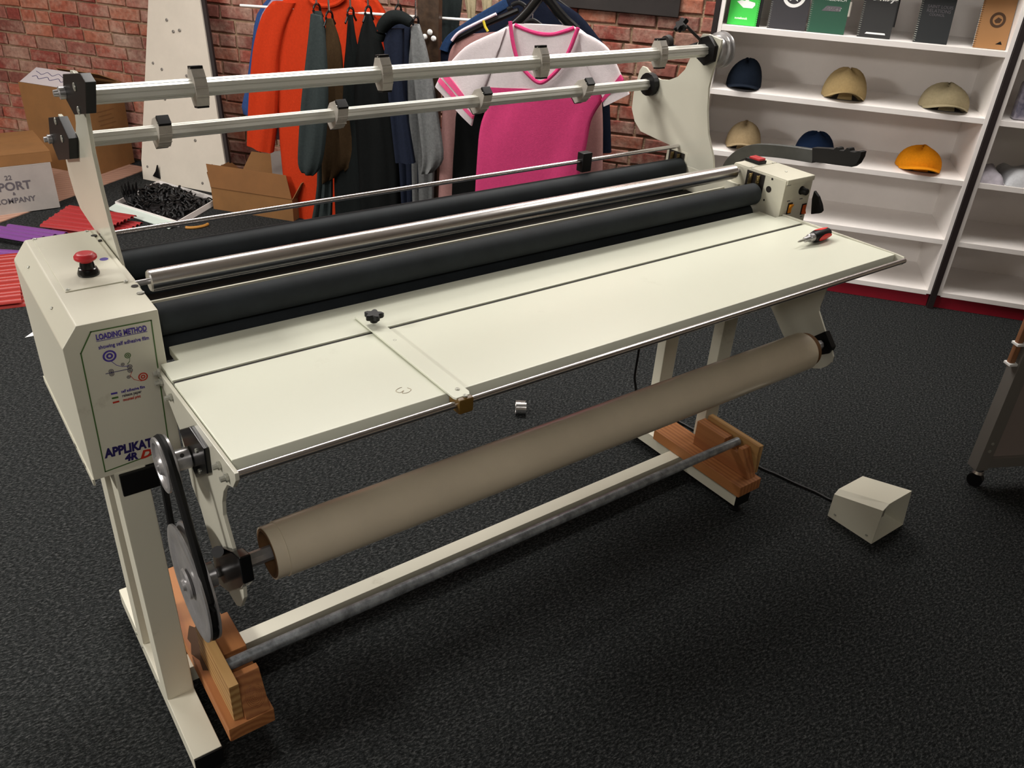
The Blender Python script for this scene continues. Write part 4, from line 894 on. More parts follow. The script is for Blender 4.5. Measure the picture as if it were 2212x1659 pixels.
# ================================================================ ROLLING BOARD AT THE RIGHT EDGE
e0 = Vector((2.3810, -0.6186, 0.0900)); e1 = Vector((2.5450, -0.7000, 0.0900)); ux = (e1-e0); ux.z = 0; ux.normalize(); uy = Vector((-ux.y,ux.x,0))
MBd = Matrix(((ux.x,uy.x,0,e0.x),(ux.y,uy.y,0,e0.y),(0,0,1,0),(0,0,0,1)))
t = thing('rolling_board', 'grey framed board on casters cut by the right picture edge', 'board', (e0.x,e0.y,0))
for x0 in (0.0, 0.86):
    bm = B(); box(bm, (x0,-0.006,0.075), (x0+0.045,0.040,1.75), MBd, 0.002); part('upright', M['greymetal'], t, bm)
for z0 in (0.080, 1.70):
    bm = B(); box(bm, (0.045,0.0,z0), (0.86,0.034,z0+0.040), MBd, 0.002); part('rail', M['greymetal'], t, bm)
bm = B(); box(bm, (0.045,0.012,0.120), (0.86,0.024,1.70), MBd); part('panel', mat('dusty_grey_board', (142,130,124), 0.7, var=0.05, scale=4), t, bm)
for x0 in (0.022, 0.882):
    c0 = MBd @ Vector((x0+0.012,0.017,0)); c0.z = 0
    ax_ = (MBd.to_3x3() @ Vector((0.8,0.6,0))).normalized()
    bm = B(); cyl(bm, c0+Vector((0,0,0.0255))-ax_*0.011, c0+Vector((0,0,0.0255))+ax_*0.011, 0.025, 24); cw = part('caster_wheel', M['black'], t, bm)
    bm = B(); tube(bm, [c0+Vector((0,0,0.078)), c0+Vector((0,0,0.060))], 0.016, 16); lathe(bm, c0+Vector((0,0,0.052)), (0,0,1), [(0,0.0),(0,0.020),(0.010,0.017),(0.016,0.008),(0.022,0.006)], 16); part('caster_fork', M['rod'], cw, bm)
for z_ in (0.155,0.185):
    screw_head(t, MBd @ Vector((0.022,-0.0065,z_)), -uy, 0.006)
# things hung on the left upright of the board
st = MBd @ Vector((-0.016,0.02,0.60))
bm = B(); box(bm, (-0.024,0.008,0.470), (-0.004,0.024,0.800), MBd, 0.003)
o = part('wooden_stick', wood('reddish_stick', (150,104,70), (120,78,50), 20, axis='Z'), None, bm); recentre(o, MBd @ Vector((-0.014,0.016,0.64))); tag(o, 'reddish wooden stick strapped to the upright of the rolling board', 'stick')
for z_ in (0.545,0.475):
    bm = B(); box(bm, (-0.028,0.0,z_), (0.004,0.030,z_+0.009), MBd, 0.002); part('white_hook', M['whiteink'], t, bm)
bm = B(); box(bm, (-0.026,0.004,0.640), (0.0,0.030,0.668), MBd, 0.004); part('strap', M['black'], t, bm)
# ================================================================ WALL BOARD, LEANING PANEL
bm = B(); box(bm, (-0.10,DW-0.035,1.158), (0.612,DW-0.006,1.75), MW, 0.004)
o = part('wall_board', mat('dark_slate_board', (44,38,36), 0.55, var=0.2, scale=6), None, bm); recentre(o, W(0.25,DW-0.02,1.4)); tag(o, 'dark framed board hung on the bricks above the pink shirt', 'board')
t = thing('leaning_panel', 'tall off white metal panel leaning on the bricks, dotted with screws', 'panel', W(-2.2,3.2,0))
PB = [Vector((0.9272, 3.8933, 0.0012)), Vector((1.2796, 3.4063, -0.0159))]
q = []
def lean(px3, dD): return px3
P_bl = Vector((0.9220, 3.8838, 0.0016)); P_br = Vector((1.2708, 3.3534, 0.0011)); P_l2 = Vector((0.9332, 3.9018, 0.1097))
P_tl = Vector((1.1265, 3.9326, 0.9991)); P_tr = Vector((1.3171, 3.6312, 1.0322))
ext = 1.45
P_tl2 = P_bl+(P_tl-P_bl)*ext; P_tr2 = P_br+(P_tr-P_br)*ext
pn = (P_br-P_bl).cross(P_tl-P_bl).normalized()
if pn.dot(NV) > 0: pn = -pn
bm = B(); prism(bm, [P_bl, P_br, P_tr2, P_tl2, P_l2], -pn*0.02, 0.002); part('sheet', M['panelgrey'], t, bm)
rr_ = (P_tr2-P_br)
side = (P_br-P_bl).normalized()
bm = B(); prism(bm, [P_br+side*0.002-pn*0.010, P_br+side*0.026-pn*0.010, P_tr2+side*0.026-pn*0.010, P_tr2+side*0.002-pn*0.010], -pn*0.018, 0.001); part('edge_rail', M['edge'], t, bm, label='dark metal edge rail')
def onpanel(u, v_): 
    a_ = P_bl+(P_tl2-P_bl)*v_; c_ = P_br+(P_tr2-P_br)*v_; return a_+(c_-a_)*u
for u, v_ in [(0.15,0.72),(0.26,0.70),(0.78,0.76),(0.9,0.755),(0.45,0.58),(0.56,0.585),(0.1,0.46),(0.24,0.44),(0.62,0.425),(0.78,0.43),(0.28,0.33),(0.3,0.20),(0.66,0.19),(0.84,0.105),(0.96,0.11),(0.05,0.055),(0.16,0.04),(0.7,0.03),(0.34,0.62),(0.62,0.86),(0.2,0.88)]:
    bm = B(); lathe(bm, onpanel(u,v_)+pn*0.0005, pn, [(0,0.009),(0.003,0.007),(0.004,0)], 8); part('screw', M['greymetal'], t, bm)
bm = B(); c_ = onpanel(0.13,0.022)+pn*0.001
prism(bm, [c_, c_+side*0.05+Vector((0,0,-0.01)), c_+side*0.045+Vector((0,0,0.075)), c_+side*0.028+Vector((0,0,0.035))], pn*0.012, 0.001); part('bracket', M['black'], t, bm, label='small black corner bracket')
# ================================================================ CARTONS AT THE LEFT
def carton(name, lab, P0, ux_, w_, d_, h_, z0, mside, mtop, open_=False, group='cartons at the left'):
    """front-left-bottom corner P0, ux_ along the front, depth to the back"""
    ux_ = Vector(ux_).normalized(); uy_ = Vector((-ux_.y,ux_.x,0)); P0 = Vector((P0[0],P0[1],z0))
    Mx = Matrix(((ux_.x,uy_.x,0,P0.x),(ux_.y,uy_.y,0,P0.y),(0,0,1,z0),(0,0,0,1)))
    t = thing(name, lab, 'box', Mx @ Vector((w_/2,d_/2,0)), group)
    T = 0.004
    bm = B(); box(bm, (0,0,0), (w_,T,h_), Mx); part('front_wall', mside, t, bm)
    bm = B(); box(bm, (0,d_-T,0), (w_,d_,h_), Mx); part('back_wall', mside, t, bm)
    bm = B(); box(bm, (0,T,0), (T,d_-T,h_), Mx); part('side_wall', mside, t, bm)
    bm = B(); box(bm, (w_-T,T,0), (w_,d_-T,h_), Mx); part('side_wall', mside, t, bm)
    bm = B(); box(bm, (T,T,0), (w_-T,d_-T,T), Mx); part('bottom', mside, t, bm)
    if not open_:
        bm = B(); box(bm, (0,0,h_), (w_,d_*0.498,h_+T), Mx, 0.001); part('flap', mtop, t, bm)
        bm = B(); box(bm, (0,d_*0.502,h_), (w_,d_,h_+T), Mx, 0.001); part('flap', mtop, t, bm)
    return t, Mx
# white carton with printed front, brown carton on top of it
wc, Mx1 = carton('white_carton', 'white printed carton on the floor at the left edge, under a brown carton', (-0.158,3.556,0), (1,0.0,0), 0.55, 0.36, 0.246, 0.006, M['cardw'], M['cardw'])

def ctext(body, x, z, size, m, t, Mx, bold=0.0005):
    mx = Mx @ basis((x,-0.0008,z), (1,0,0), (0,0,1)); return text('print', body, size, mx, m, t, bold=bold)
ctext('22', 0.318, 0.182, 0.034, M['greyink'], wc, Mx1); ctext('PORT', 0.277, 0.126, 0.062, M['greyink'], wc, Mx1, 0.0015)
ctext('&', 0.338, 0.099, 0.022, M['greyink'], wc, Mx1); ctext('COMPANY', 0.245, 0.056, 0.040, M['greyink'], wc, Mx1, 0.0008)
bc, Mx2 = carton('brown_carton', 'flat brown carton lying on the white printed carton', (-0.158,3.560,0), (1,0.0,0), 0.56, 0.46, 0.056, 0.2575, M['card'], M['card'])
gc, Mx3 = carton('open_carton', 'tall brown carton with opened flaps between the brick wall and the white panel', (0.69,4.045,0), (0.82,0.57,0), 0.34, 0.45, 0.50, 0.006, M['card'], M['card'], open_=True)
def flap(t, Mx, pts, m, th=0.004, name='flap', label=None):
    P = [Mx @ Vector(p) for p in pts]; n_ = (P[1]-P[0]).cross(P[2]-P[0]).normalized()
    bm = B(); prism(bm, P, n_*th, 0.0008); return part(name, m, t, bm, label=label)
M['flapwhite'] = mat('white_flap_print', (190,182,184), 0.8)
flap(gc, Mx3, [(0.004,0.44,0.50),(0.004,0.01,0.50),(0.11,0.04,0.57),(0.11,0.40,0.57)], M['flapwhite'], label='white printed flap')
flap(gc, Mx3, [(0.336,0.02,0.50),(0.336,0.44,0.50),(0.25,0.40,0.545),(0.25,0.08,0.545)], M['card'])
bm = B()
for k, x0 in enumerate((0.045,0.075)):
    tube(bm, smooth_path([Mx3 @ Vector((x0+0.010*math.sin(i*2.1+k), 0.38-0.30*i/11, 0.50+0.635*(x0+0.010*math.sin(i*2.1+k)-0.004)+0.006)) for i in range(12)],3), 0.002, 4)
part('script_print', M['navyink'], gc, bm)
for i in range(7):
    bm = B(); box(bm, (0.10+0.008*(i%2),-0.001,0.20+i*0.026), (0.24-0.012*(i%3),-0.0003,0.206+i*0.026), Mx3); part('print', M['cardd'], gc, bm)
# open carton on the carpet in front of the panel
oc, Mx4 = carton('floor_carton', 'open brown carton on the carpet under the orange sweatshirt', (1.115,3.185,0), (DV.x,DV.y,0), 0.50, 0.33, 0.125, 0.0005, M['card'], M['card'], open_=True, group=None)
flap(oc, Mx4, [(0.0,0.0,0.126),(0.50,0.0,0.126),(0.455,0.035,0.245),(-0.035,0.035,0.245)], M['cardd'])
flap(oc, Mx4, [(0.0,0.33,0.126),(0.50,0.33,0.126),(0.44,0.39,0.235),(0.04,0.39,0.235)], M['card'])
flap(oc, Mx4, [(0.50,0.0,0.126),(0.50,0.33,0.126),(0.545,0.30,0.215),(0.545,0.03,0.215)], M['card'])
flap(oc, Mx4, [(0.0,0.0,0.126),(0.0,0.33,0.126),(-0.05,0.29,0.19),(-0.05,0.05,0.19)], M['cardd'])
q = [Vector((1.4869, 3.2135, 0.2700)), Vector((1.5573, 3.2139, 0.2700)), Vector((1.4903, 2.9845, 0.1600)), Vector((1.4052, 2.9969, 0.1600))]
bm = B(); prism(bm, q, NV*0.03-Vector((0,0,0.0)), 0.001); o = part('grey_sleeve', M['cardw'], None, bm); recentre(o, sum(q, Vector())/4); tag(o, 'grey white card sleeve standing in the open floor carton', 'card sleeve')
# ================================================================ TRAY WITH BLACK CLIPS
TA, TB, TC, TD = Vector((0.657,3.441,0)), Vector((0.972,3.715,0)), Vector((1.17,3.27,0)), Vector((0.857,2.992,0))
t = thing('white_tray', 'shallow white tray on the carpet heaped with black hangers', 'tray', (TA+TC)/2)
up3 = Vector((0,0,1))
bm = B(); prism(bm, [TA+up3*0.001,TB+up3*0.001,TC+up3*0.001,TD+up3*0.001], up3*0.004); part('base', M['corein'] if False else mat('dark_tray_liner', (52,50,52), 0.6), t, bm)
for P, Q in ((TA,TB),(TB,TC),(TC,TD),(TD,TA)):
    dd_ = (Q-P).normalized(); nn = up3.cross(dd_)*0.004
    bm = B(); prism(bm, [P+up3*0.001,Q+up3*0.001,Q+nn+up3*0.001,P+nn+up3*0.001], up3*0.032); part('rim', M['white'], t, bm)
bm = B(); dd_ = (TD-TA).normalized(); oo = up3.cross(dd_)*-1
prism(bm, [TA+oo*0.06+up3*0.003, TD+oo*0.06+up3*0.003, TD+up3*0.020, TA+up3*0.020], up3*0.005, 0.0015)
o = part('clear_strip', mat('pale_glassy_strip', (200,214,206), 0.12, coat=0.8), None, bm); recentre(o, (TA+TD)/2); tag(o, 'pale glassy plastic strip leaning on the white tray', 'strip')
rr = random.Random(5); bm = B(); cc = (TA+TC)/2
for i in range(130):
    u, v_ = rr.random(), rr.random(); base_ = TA+(TB-TA)*(0.12+0.76*u)+(TD-TA)*(0.12+0.80*v_)
    hgt = 0.07*math.sin(math.pi*u)*math.sin(math.pi*(0.2+0.7*v_))+0.012
    a = rr.random()*math.pi*2; L = 0.05+0.07*rr.random(); p = []
    for k in range(6):
        p.append(base_+Vector((math.cos(a+k*0.35)*L*(k/5-0.5), math.sin(a+k*0.35)*L*(k/5-0.5), hgt+0.018*math.sin(k*1.3+i))))
    for q_ in p: q_.z = max(q_.z, 0.012)
    tube(bm, smooth_path(p,3), 0.0075, 6, flat=0.5)
pl_ = TA+(TB-TA)*0.12+(TD-TA)*0.15
for k in range(5):
    tube(bm, smooth_path([pl_+Vector((0,0,0.02)), pl_+Vector((-0.02+0.015*k,0.02,0.07)), pl_+Vector((-0.03+0.02*k,0.0,0.13+0.01*(k%3)))],4), [0.012,0.012,0.012,0.011,0.010,0.009,0.007,0.005,0.003], 6)
o = part('hanger_heap', M['black'], None, bm, kind='stuff'); recentre(o, cc); tag(o, 'tangled heap of small black plastic hangers in the white tray', 'hangers')
o['kind'] = 'stuff'
# amber tape ring piece on the carpet
tp = Vector((0.9416, 2.9332, 0.0000)); bm = B(); p = []
for k in range(13):
    a = math.radians(200+140*k/12); p.append(tp+Vector((0.062*math.cos(a)*1.0, 0.035*math.sin(a)+0.02, 0.009)))
tube(bm, p, 0.008, 8, flat=1.0); o = part('amber_band', mat('amber_band', (170,120,50), 0.5), None, bm); recentre(o, tp); tag(o, 'curved amber brown band on the carpet behind the rear roller', 'band')
# ================================================================ COLOURED CHANNEL STRIPS
M['stripred'] = mat('red_plastic_channel', (152,46,48), 0.35); M['stripred2'] = mat('scarlet_plastic_channel', (150,42,36), 0.4)
M['strippurple'] = mat('purple_plastic_channel', (112,64,128), 0.38)
def channel(P, Q, z, r, m, lab, grp, dark=False):
    P = Vector((P[0],P[1],z)); Q = Vector((Q[0],Q[1],z)); d_ = (Q-P).normalized(); s_ = up3.cross(d_)
    prof = []
    for k in range(9):
        a = math.pi*k/8; prof.append((math.cos(a)*r, math.sin(a)*r*0.85))
    inner = [(x*0.86, y*0.82) for x, y in reversed(prof)]
    pts = [P+s_*x+up3*y for x, y in prof]+[P+s_*x+up3*y for x, y in inner]
    bm = B(); prism(bm, pts, Q-P); o = part('channel_strip', m, None, bm); recentre(o, (P+Q)/2); tag(o, lab, 'strip', grp); return o
NTH = ['frontmost','second','third','fourth','fifth','sixth','seventh','eighth','ninth','tenth','eleventh','twelfth','rearmost']
for i in range(11):
    f = i/10; z = 0.030+0.004*(i%2)
    a = Vector((0.243,3.229,0))*(1-f)+Vector((0.423,3.46,0))*f; c = Vector((0.470,2.995,0))*(1-f)+Vector((0.683,3.148,0))*f
    channel(a, c, z, 0.0150, M['stripred'], '%s red plastic strip from the front in the upper bundle behind the stop button' % (NTH[i] if i < 10 else 'rearmost'), 'upper bundle of red channel strips')
for i in range(9):
    f = i/8
    a = Vector((0.262,3.180,0))*(1-f)+Vector((0.44,3.40,0))*f; c = Vector((0.49,2.955,0))*(1-f)+Vector((0.70,3.11,0))*f
    channel(a, c, 0.0, 0.0150, M['stripred'], 'red plastic channel strip lying on the carpet under the upper bundle', 'lower layer of red channel strips')
for i in range(4):
    f = i/3
    a = Vector((-0.10,3.34,0))*(1-f)+Vector((0.10,3.28,0))*f; c = Vector((0.16,3.02,0))*(1-f)+Vector((0.32,3.04,0))*f
    channel(a, c, 0.032, 0.018, M['strippurple'], '%s thin purple plastic channel strip left of the red bundle' % ['frontmost','second','third','rearmost'][i], 'purple channel strips')
for i in range(3):
    channel((-0.24,3.20-0.05*i), (0.20,2.88-0.05*i), 0.0, 0.022, M['strippurple'], '%s thick purple plastic channel strip next to the scarlet stack' % ['rearmost','middle','frontmost'][i], 'thick purple channel strips')
for layer in range(2):
    for i in range(13):
        y_ = 2.90-0.044*i; x_ = 0.085-0.006*i
        channel((x_-0.42,y_+0.06), (x_-0.012*layer,y_-0.02), 0.0001+0.020*layer+0.004*(i%2)*layer, 0.0195, M['stripred2'], ('scarlet plastic channel strip in the hidden lower layer of the stack at the left edge' if not layer else '%s scarlet plastic channel strip from the front in the stack at the left edge' % NTH[12-i]), 'scarlet channel strips, %s' % ('lower layer','upper layer')[layer])
bm = B(); pz = Vector((-0.0274, 2.0307, 0.0000)); prism(bm, [pz+Vector((-0.02,0,0.0005)), pz+Vector((0.03,0.0,0.0005)), pz+Vector((0.02,0.03,0.006))], (0,0,0.001)); o = part('paper_scrap', M['whiteink'], None, bm); recentre(o, pz); tag(o, 'small white paper scrap on the carpet left of the housing', 'paper')
# ================================================================ CLOTHES RACK AND CLOTHES
cg = {}
def cloth(name, rows, th, m, parent, folds=3.0, amp=0.006, nseg=28, sub=3, seed=0, label=None, edge=0.35):
    """rows: pairs of left/right points down the garment; the cloth is a closed, softly folded sleeve of thickness th"""
    L = smooth_path([r[0] for r in rows], sub); Rr = smooth_path([r[1] for r in rows], sub); rr = random.Random(seed); ph = rr.random()*6
    bm = B(); rings = []; nr = len(L)
    for k, (a, c) in enumerate(zip(L, Rr)):
        mid = (a+c)/2; half = (c-a)/2; hl = half.length; ring = []
        fall = min(1.0, k/(nr*0.5))
        for i in range(nseg):
            t = 2*math.pi*i/nseg; ct, st = math.cos(t), math.sin(t)
            x = math.copysign(abs(ct)**0.75, ct); y = math.copysign(abs(st)**edge, st) if abs(st) > 1e-6 else 0
            w_ = math.sin(x*folds*math.pi+ph+k*0.10)*amp*fall*(1-abs(x)**4)+math.sin(x*folds*2.3+ph*2+k*0.22)*amp*0.4*fall
            tt = min(th, hl*0.9)
            ring.append(bm.verts.new(mid+half*x+NV*(y*tt*0.5-w_)))
        rings.append(ring)
    for A, C in zip(rings, rings[1:]):
        for i in range(nseg): bm.faces.new((A[i], A[(i+1)%nseg], C[(i+1)%nseg], C[i]))
    bm.faces.new(rings[0]); bm.faces.new(rings[-1][::-1])
    bmesh.ops.recalc_face_normals(bm, faces=bm.faces[:])
    return part(name, m, parent, bm, label=label, sharp=80)
BARZ, BARD = 1.40, 2.78
rk_ = thing('clothes_rack', 'dark metal clothes rack with white knobs in front of the bricks', 'rack', W(-0.55,2.85,0))
pp = (-0.5060, 2.9000, 1.0710)
bm = B(); box(bm, (pp[0]-0.055,2.875,0.03), (pp[0]+0.055,2.925,1.62), MW, 0.003); part('post', mat('brown_slotted_post', (88,68,52), 0.45, 0.3, var=0.3, scale=30), rk_, bm)
bm = B(); cyl(bm, W(-1.45,BARD,BARZ), W(0.55,BARD,BARZ), 0.012, 16); part('hanging_bar', M['rod'], rk_, bm)
bm = B(); cyl(bm, W(pp[0],BARD-0.01,BARZ), W(pp[0],2.90,BARZ), 0.012, 12); part('bracket', M['greymetal'], rk_, bm)
b0 = (-1.0290, 2.9300, 1.0840); b1 = (-0.3040, 2.9300, 1.1310)
bm = B(); cyl(bm, W(b0[0]-0.5,2.93,b0[2]-0.004), W(b1[0]+0.35,2.93,b1[2]+0.0), 0.0065, 12); part('cross_rod', M['whiteink'], rk_, bm, label='white cross rod')
bm = B(); box(bm, (pp[0]-0.60,2.86,0), (pp[0]+0.60,2.94,0.03), MW, 0.003); box(bm, (pp[0]-0.04,2.45,0.0), (pp[0]+0.04,3.35,0.028), MW, 0.003); part('base', M['edge'], rk_, bm)
for pk in ((1.9128, 2.1939, 1.0355), (1.9406, 2.1593, 1.0314), (1.9288, 2.1740, 1.0585)):
    bm = B(); lathe(bm, pk, -NV, [(0,0.006),(0.004,0.012),(0.010,0.0135),(0.017,0.009),(0.020,0)], 16); part('white_knob', M['whiteink'], rk_, bm)
def hanger(parent, cx, D, z, wdt, m, drop=0.11, r=0.006, edge_on=False, hz=BARZ, flat=1.6):
    ax_ = (W(1,0,0)) if not edge_on else (NV*1.0)
    bm = B(); c0 = W(cx, D, z)
    pts = [c0-ax_*wdt/2-Vector((0,0,drop)), c0-ax_*wdt*0.30-Vector((0,0,drop*0.5)), c0-ax_*0.03, c0+Vector((0,0,0.012)), c0+ax_*0.03, c0+ax_*wdt*0.30-Vector((0,0,drop*0.5)), c0+ax_*wdt/2-Vector((0,0,drop))]
    tube(bm, smooth_path(pts,4), r, 8, flat=flat)
    h = part('hanger', m, parent, bm)
    bm = B(); top = hz+0.012; hk = [c0+Vector((0,0,0.01)), c0+Vector((0,0,top-z-0.035))]
    cc_ = c0+Vector((0,0,top-z-0.012)); per = NV if not edge_on else DV
    hk += [cc_+per*0.018+Vector((0,0,-0.008)), cc_+per*0.016+Vector((0,0,0.012)), cc_+Vector((0,0,0.020)), cc_-per*0.016+Vector((0,0,0.010)), cc_-per*0.018-Vector((0,0,0.006))]
    tube(bm, smooth_path(hk,4), 0.0022 if not edge_on else 0.0045, 6); part('hook', M['rod'], h, bm); return h
def garment(name, lab, s, D): return thing(name, lab, 'clothing', W(s, D, 0.9), 'clothes on the rack')
F = {k: fabric('cloth_'+k, c, v_) for k, (c, v_) in dict(orange=((196,58,26),0.12), lilac=((176,160,186),0.12), blue=((56,84,140),0.15), teal=((54,62,62),0.2), brown=((66,50,32),0.25),
    black=((20,22,22),0.3), black2=((26,30,30),0.3), navy=((32,38,54),0.25), heather=((118,120,120),0.25), rose=((178,134,130),0.12), denim=((42,66,104),0.2), darknavy=((22,28,44),0.2),
    pink=((204,66,118),0.10), offwhite=((214,204,206),0.06), beige=((186,172,140),0.12), cuff=((232,92,140),0.08)).items()}
t = garment('blue_shirt', 'blue shirt whose edge shows behind the orange sweatshirt', -1.436, 3.120)
cloth('body', [(Vector((1.5453,3.0592,1.1520)), Vector((1.8050,2.7356,1.1853))), (Vector((1.4635,3.1612,1.0192)), Vector((1.8659,2.6598,1.0752))), (Vector((1.4283,3.2051,0.8295)), Vector((1.8625,2.6641,0.8969))), (Vector((1.3985,3.2421,0.6562)), Vector((1.8428,2.6886,0.7318))), (Vector((1.3756,3.2707,0.4871)), Vector((1.6846,2.8857,0.5342))), (Vector((1.5073,3.1066,0.4963)), Vector((1.6797,2.8917,0.4073)))], 0.050, F['blue'], t)
hanger(t, -1.156, 3.120, 1.195, 0.360, M['black'], 0.060)
t = garment('lilac_shirt', 'pale lilac shirt between the blue one and the orange sweatshirt', -1.397, 3.050)
cloth('body', [(Vector((1.5316,2.9645,1.1627)), Vector((1.7708,2.6665,1.1934))), (Vector((1.4687,3.0428,1.0677)), Vector((1.8468,2.5718,1.1192))), (Vector((1.4385,3.0805,0.9858)), Vector((1.8533,2.5636,1.0452))), (Vector((1.4226,3.1004,0.8468)), Vector((1.8273,2.5961,0.9096))), (Vector((1.4152,3.1095,0.6321)), Vector((1.8069,2.6215,0.7004))), (Vector((1.4708,3.0402,0.3933)), Vector((1.8018,2.6278,0.4584)))], 0.050, F['lilac'], t)
hanger(t, -1.121, 3.050, 1.202, 0.360, M['black'], 0.060)
t = garment('orange_sweatshirt', 'bright orange long sleeved sweatshirt facing the room, leftmost on the rack', -1.119, 2.970)
cloth('body', [(Vector((1.5238,2.8464,1.1402)), Vector((1.7537,2.5600,1.1704))), (Vector((1.4761,2.9058,1.0870)), Vector((1.8089,2.4911,1.1114))), (Vector((1.4571,2.9295,0.9844)), Vector((1.8318,2.4626,1.0068))), (Vector((1.4550,2.9321,0.7813)), Vector((1.8358,2.4576,0.8437))), (Vector((1.4515,2.9365,0.5437)), Vector((1.8328,2.4613,0.6145))), (Vector((1.4503,2.9380,0.3698)), Vector((1.8241,2.4723,0.4450))), (Vector((1.4548,2.9324,0.1637)), Vector((1.8162,2.4820,0.2434))), (Vector((1.4684,2.9154,-0.0551)), Vector((1.8079,2.4924,0.0266)))], 0.100, F['orange'], t, folds=3.5, amp=0.010)
cloth('sleeve', [(Vector((1.4476,2.8774,1.1166)), Vector((1.5237,2.7827,1.1183))), (Vector((1.4084,2.9263,1.0515)), Vector((1.4792,2.8381,0.9967))), (Vector((1.3717,2.9720,0.9149)), Vector((1.4474,2.8776,0.8369))), (Vector((1.3473,3.0024,0.7520)), Vector((1.4378,2.8897,0.6976))), (Vector((1.3271,3.0276,0.5832)), Vector((1.4243,2.9065,0.5528))), (Vector((1.3113,3.0473,0.4332)), Vector((1.4066,2.9285,0.4270))), (Vector((1.3056,3.0544,0.3769)), Vector((1.3950,2.9430,0.3494)))], 0.075, F['orange'], t, folds=1.5, amp=0.008)
cloth('sleeve', [(Vector((1.7763,2.5318,1.1569)), Vector((1.8143,2.4844,1.1619))), (Vector((1.8084,2.4918,1.0777)), Vector((1.8481,2.4423,1.0833))), (Vector((1.8101,2.4896,0.9059)), Vector((1.8647,2.4217,0.9145))), (Vector((1.8106,2.4891,0.6338)), Vector((1.8652,2.4210,0.6438))), (Vector((1.8109,2.4887,0.4424)), Vector((1.8602,2.4273,0.4523)))], 0.075, F['orange'], t, folds=1.5, amp=0.006)
bm = B(); tube(bm, smooth_path([Vector((1.5598,2.7056,1.1520)), Vector((1.5712,2.6915,1.1286)), Vector((1.6079,2.6457,1.1190)), Vector((1.6484,2.5953,1.1328)), Vector((1.6783,2.5580,1.1636))],5), 0.011, 8); part('collar', F['orange'], t, bm)
hanger(t, -1.082, 2.970, 1.184, 0.380, M['black'], 0.050)
t = garment('grey_green_shirt', 'dark grey green shirt hung edge on, right beside the orange sweatshirt', -0.963, 2.600)
cloth('body', [(Vector((1.4873,2.5085,1.1167)), Vector((1.5142,2.4750,1.1204))), (Vector((1.4884,2.5070,1.0027)), Vector((1.5278,2.4580,1.0086))), (Vector((1.4844,2.5121,0.8331)), Vector((1.5307,2.4543,0.8408))), (Vector((1.4744,2.5245,0.5175)), Vector((1.5242,2.4624,0.5273))), (Vector((1.4677,2.5329,0.2765)), Vector((1.5207,2.4669,0.2882))), (Vector((1.4388,2.5688,0.0678)), Vector((1.5103,2.4798,0.0849)))], 0.300, F['teal'], t, folds=2.4, amp=0.012, edge=0.7)
cloth('sleeve', [(Vector((1.4079,2.3518,1.1273)), Vector((1.4392,2.3128,1.1239))), (Vector((1.3977,2.3644,1.0278)), Vector((1.4464,2.3037,1.0152))), (Vector((1.3834,2.3823,0.9044)), Vector((1.4470,2.3031,0.8737))), (Vector((1.3634,2.4072,0.7330)), Vector((1.4415,2.3099,0.7256))), (Vector((1.3457,2.4293,0.5540)), Vector((1.4256,2.3296,0.5473))), (Vector((1.3367,2.4405,0.4335)), Vector((1.4053,2.3549,0.4248))), (Vector((1.3440,2.4314,0.3885)), Vector((1.3814,2.3847,0.3778)))], 0.060, F['teal'], t, folds=1.6, amp=0.008)
hanger(t, -1.005, 2.730, 1.138, 0.120, M['black'], 0.050, edge_on=True, r=0.004)
t = garment('brown_shirt', 'olive brown shirt hung edge on, second from the orange sweatshirt', -0.898, 2.600)
cloth('body', [(Vector((1.5278,2.4579,1.0901)), Vector((1.5487,2.4320,1.0931))), (Vector((1.5232,2.4637,0.9665)), Vector((1.5715,2.4035,0.9739))), (Vector((1.5128,2.4766,0.7728)), Vector((1.5778,2.3957,0.7840))), (Vector((1.5020,2.4902,0.5691)), Vector((1.6001,2.3679,0.5880))), (Vector((1.4928,2.5015,0.4152)), Vector((1.6121,2.3530,0.4399))), (Vector((1.4880,2.5075,0.2908)), Vector((1.5670,2.4092,0.3662)))], 0.300, F['brown'], t, folds=2.4, amp=0.012, edge=0.7)
hanger(t, -0.943, 2.730, 1.112, 0.120, M['black'], 0.050, edge_on=True, r=0.004)
t = garment('black_tee', 'narrow black tee shirt hung edge on, beside the brown one', -0.797, 2.620)
cloth('body', [(Vector((1.6091,2.3886,1.1133)), Vector((1.6238,2.3703,1.1154))), (Vector((1.5998,2.4003,0.9939)), Vector((1.6327,2.3593,0.9989))), (Vector((1.5863,2.4171,0.8442)), Vector((1.6563,2.3298,0.8558))), (Vector((1.5685,2.4392,0.6202)), Vector((1.6702,2.3125,0.6392))), (Vector((1.5448,2.4687,0.3817)), Vector((1.6817,2.2982,0.4105))), (Vector((1.5407,2.4739,0.1076)), Vector((1.6852,2.2938,0.1419)))], 0.300, F['black2'], t, folds=2.4, amp=0.012, edge=0.7)
hanger(t, -0.843, 2.750, 1.134, 0.120, M['black'], 0.050, edge_on=True, r=0.004)
t = garment('black_jacket', 'black jacket hung edge on, in the middle of the dark clothes', -0.701, 2.600)
cloth('body', [(Vector((1.6550,2.2995,1.1279)), Vector((1.6694,2.2815,1.1300))), (Vector((1.6322,2.3279,1.0242)), Vector((1.6994,2.2442,1.0139))), (Vector((1.6167,2.3472,0.8763)), Vector((1.7212,2.2170,0.8934))), (Vector((1.6112,2.3541,0.6578)), Vector((1.7368,2.1975,0.6810))), (Vector((1.6160,2.3481,0.4052)), Vector((1.7531,2.1773,0.4341))), (Vector((1.6183,2.3452,0.1614)), Vector((1.7561,2.1735,0.1938)))], 0.300, F['black'], t, folds=2.4, amp=0.012, edge=0.7)
hanger(t, -0.745, 2.730, 1.149, 0.120, M['black'], 0.050, edge_on=True, r=0.004)
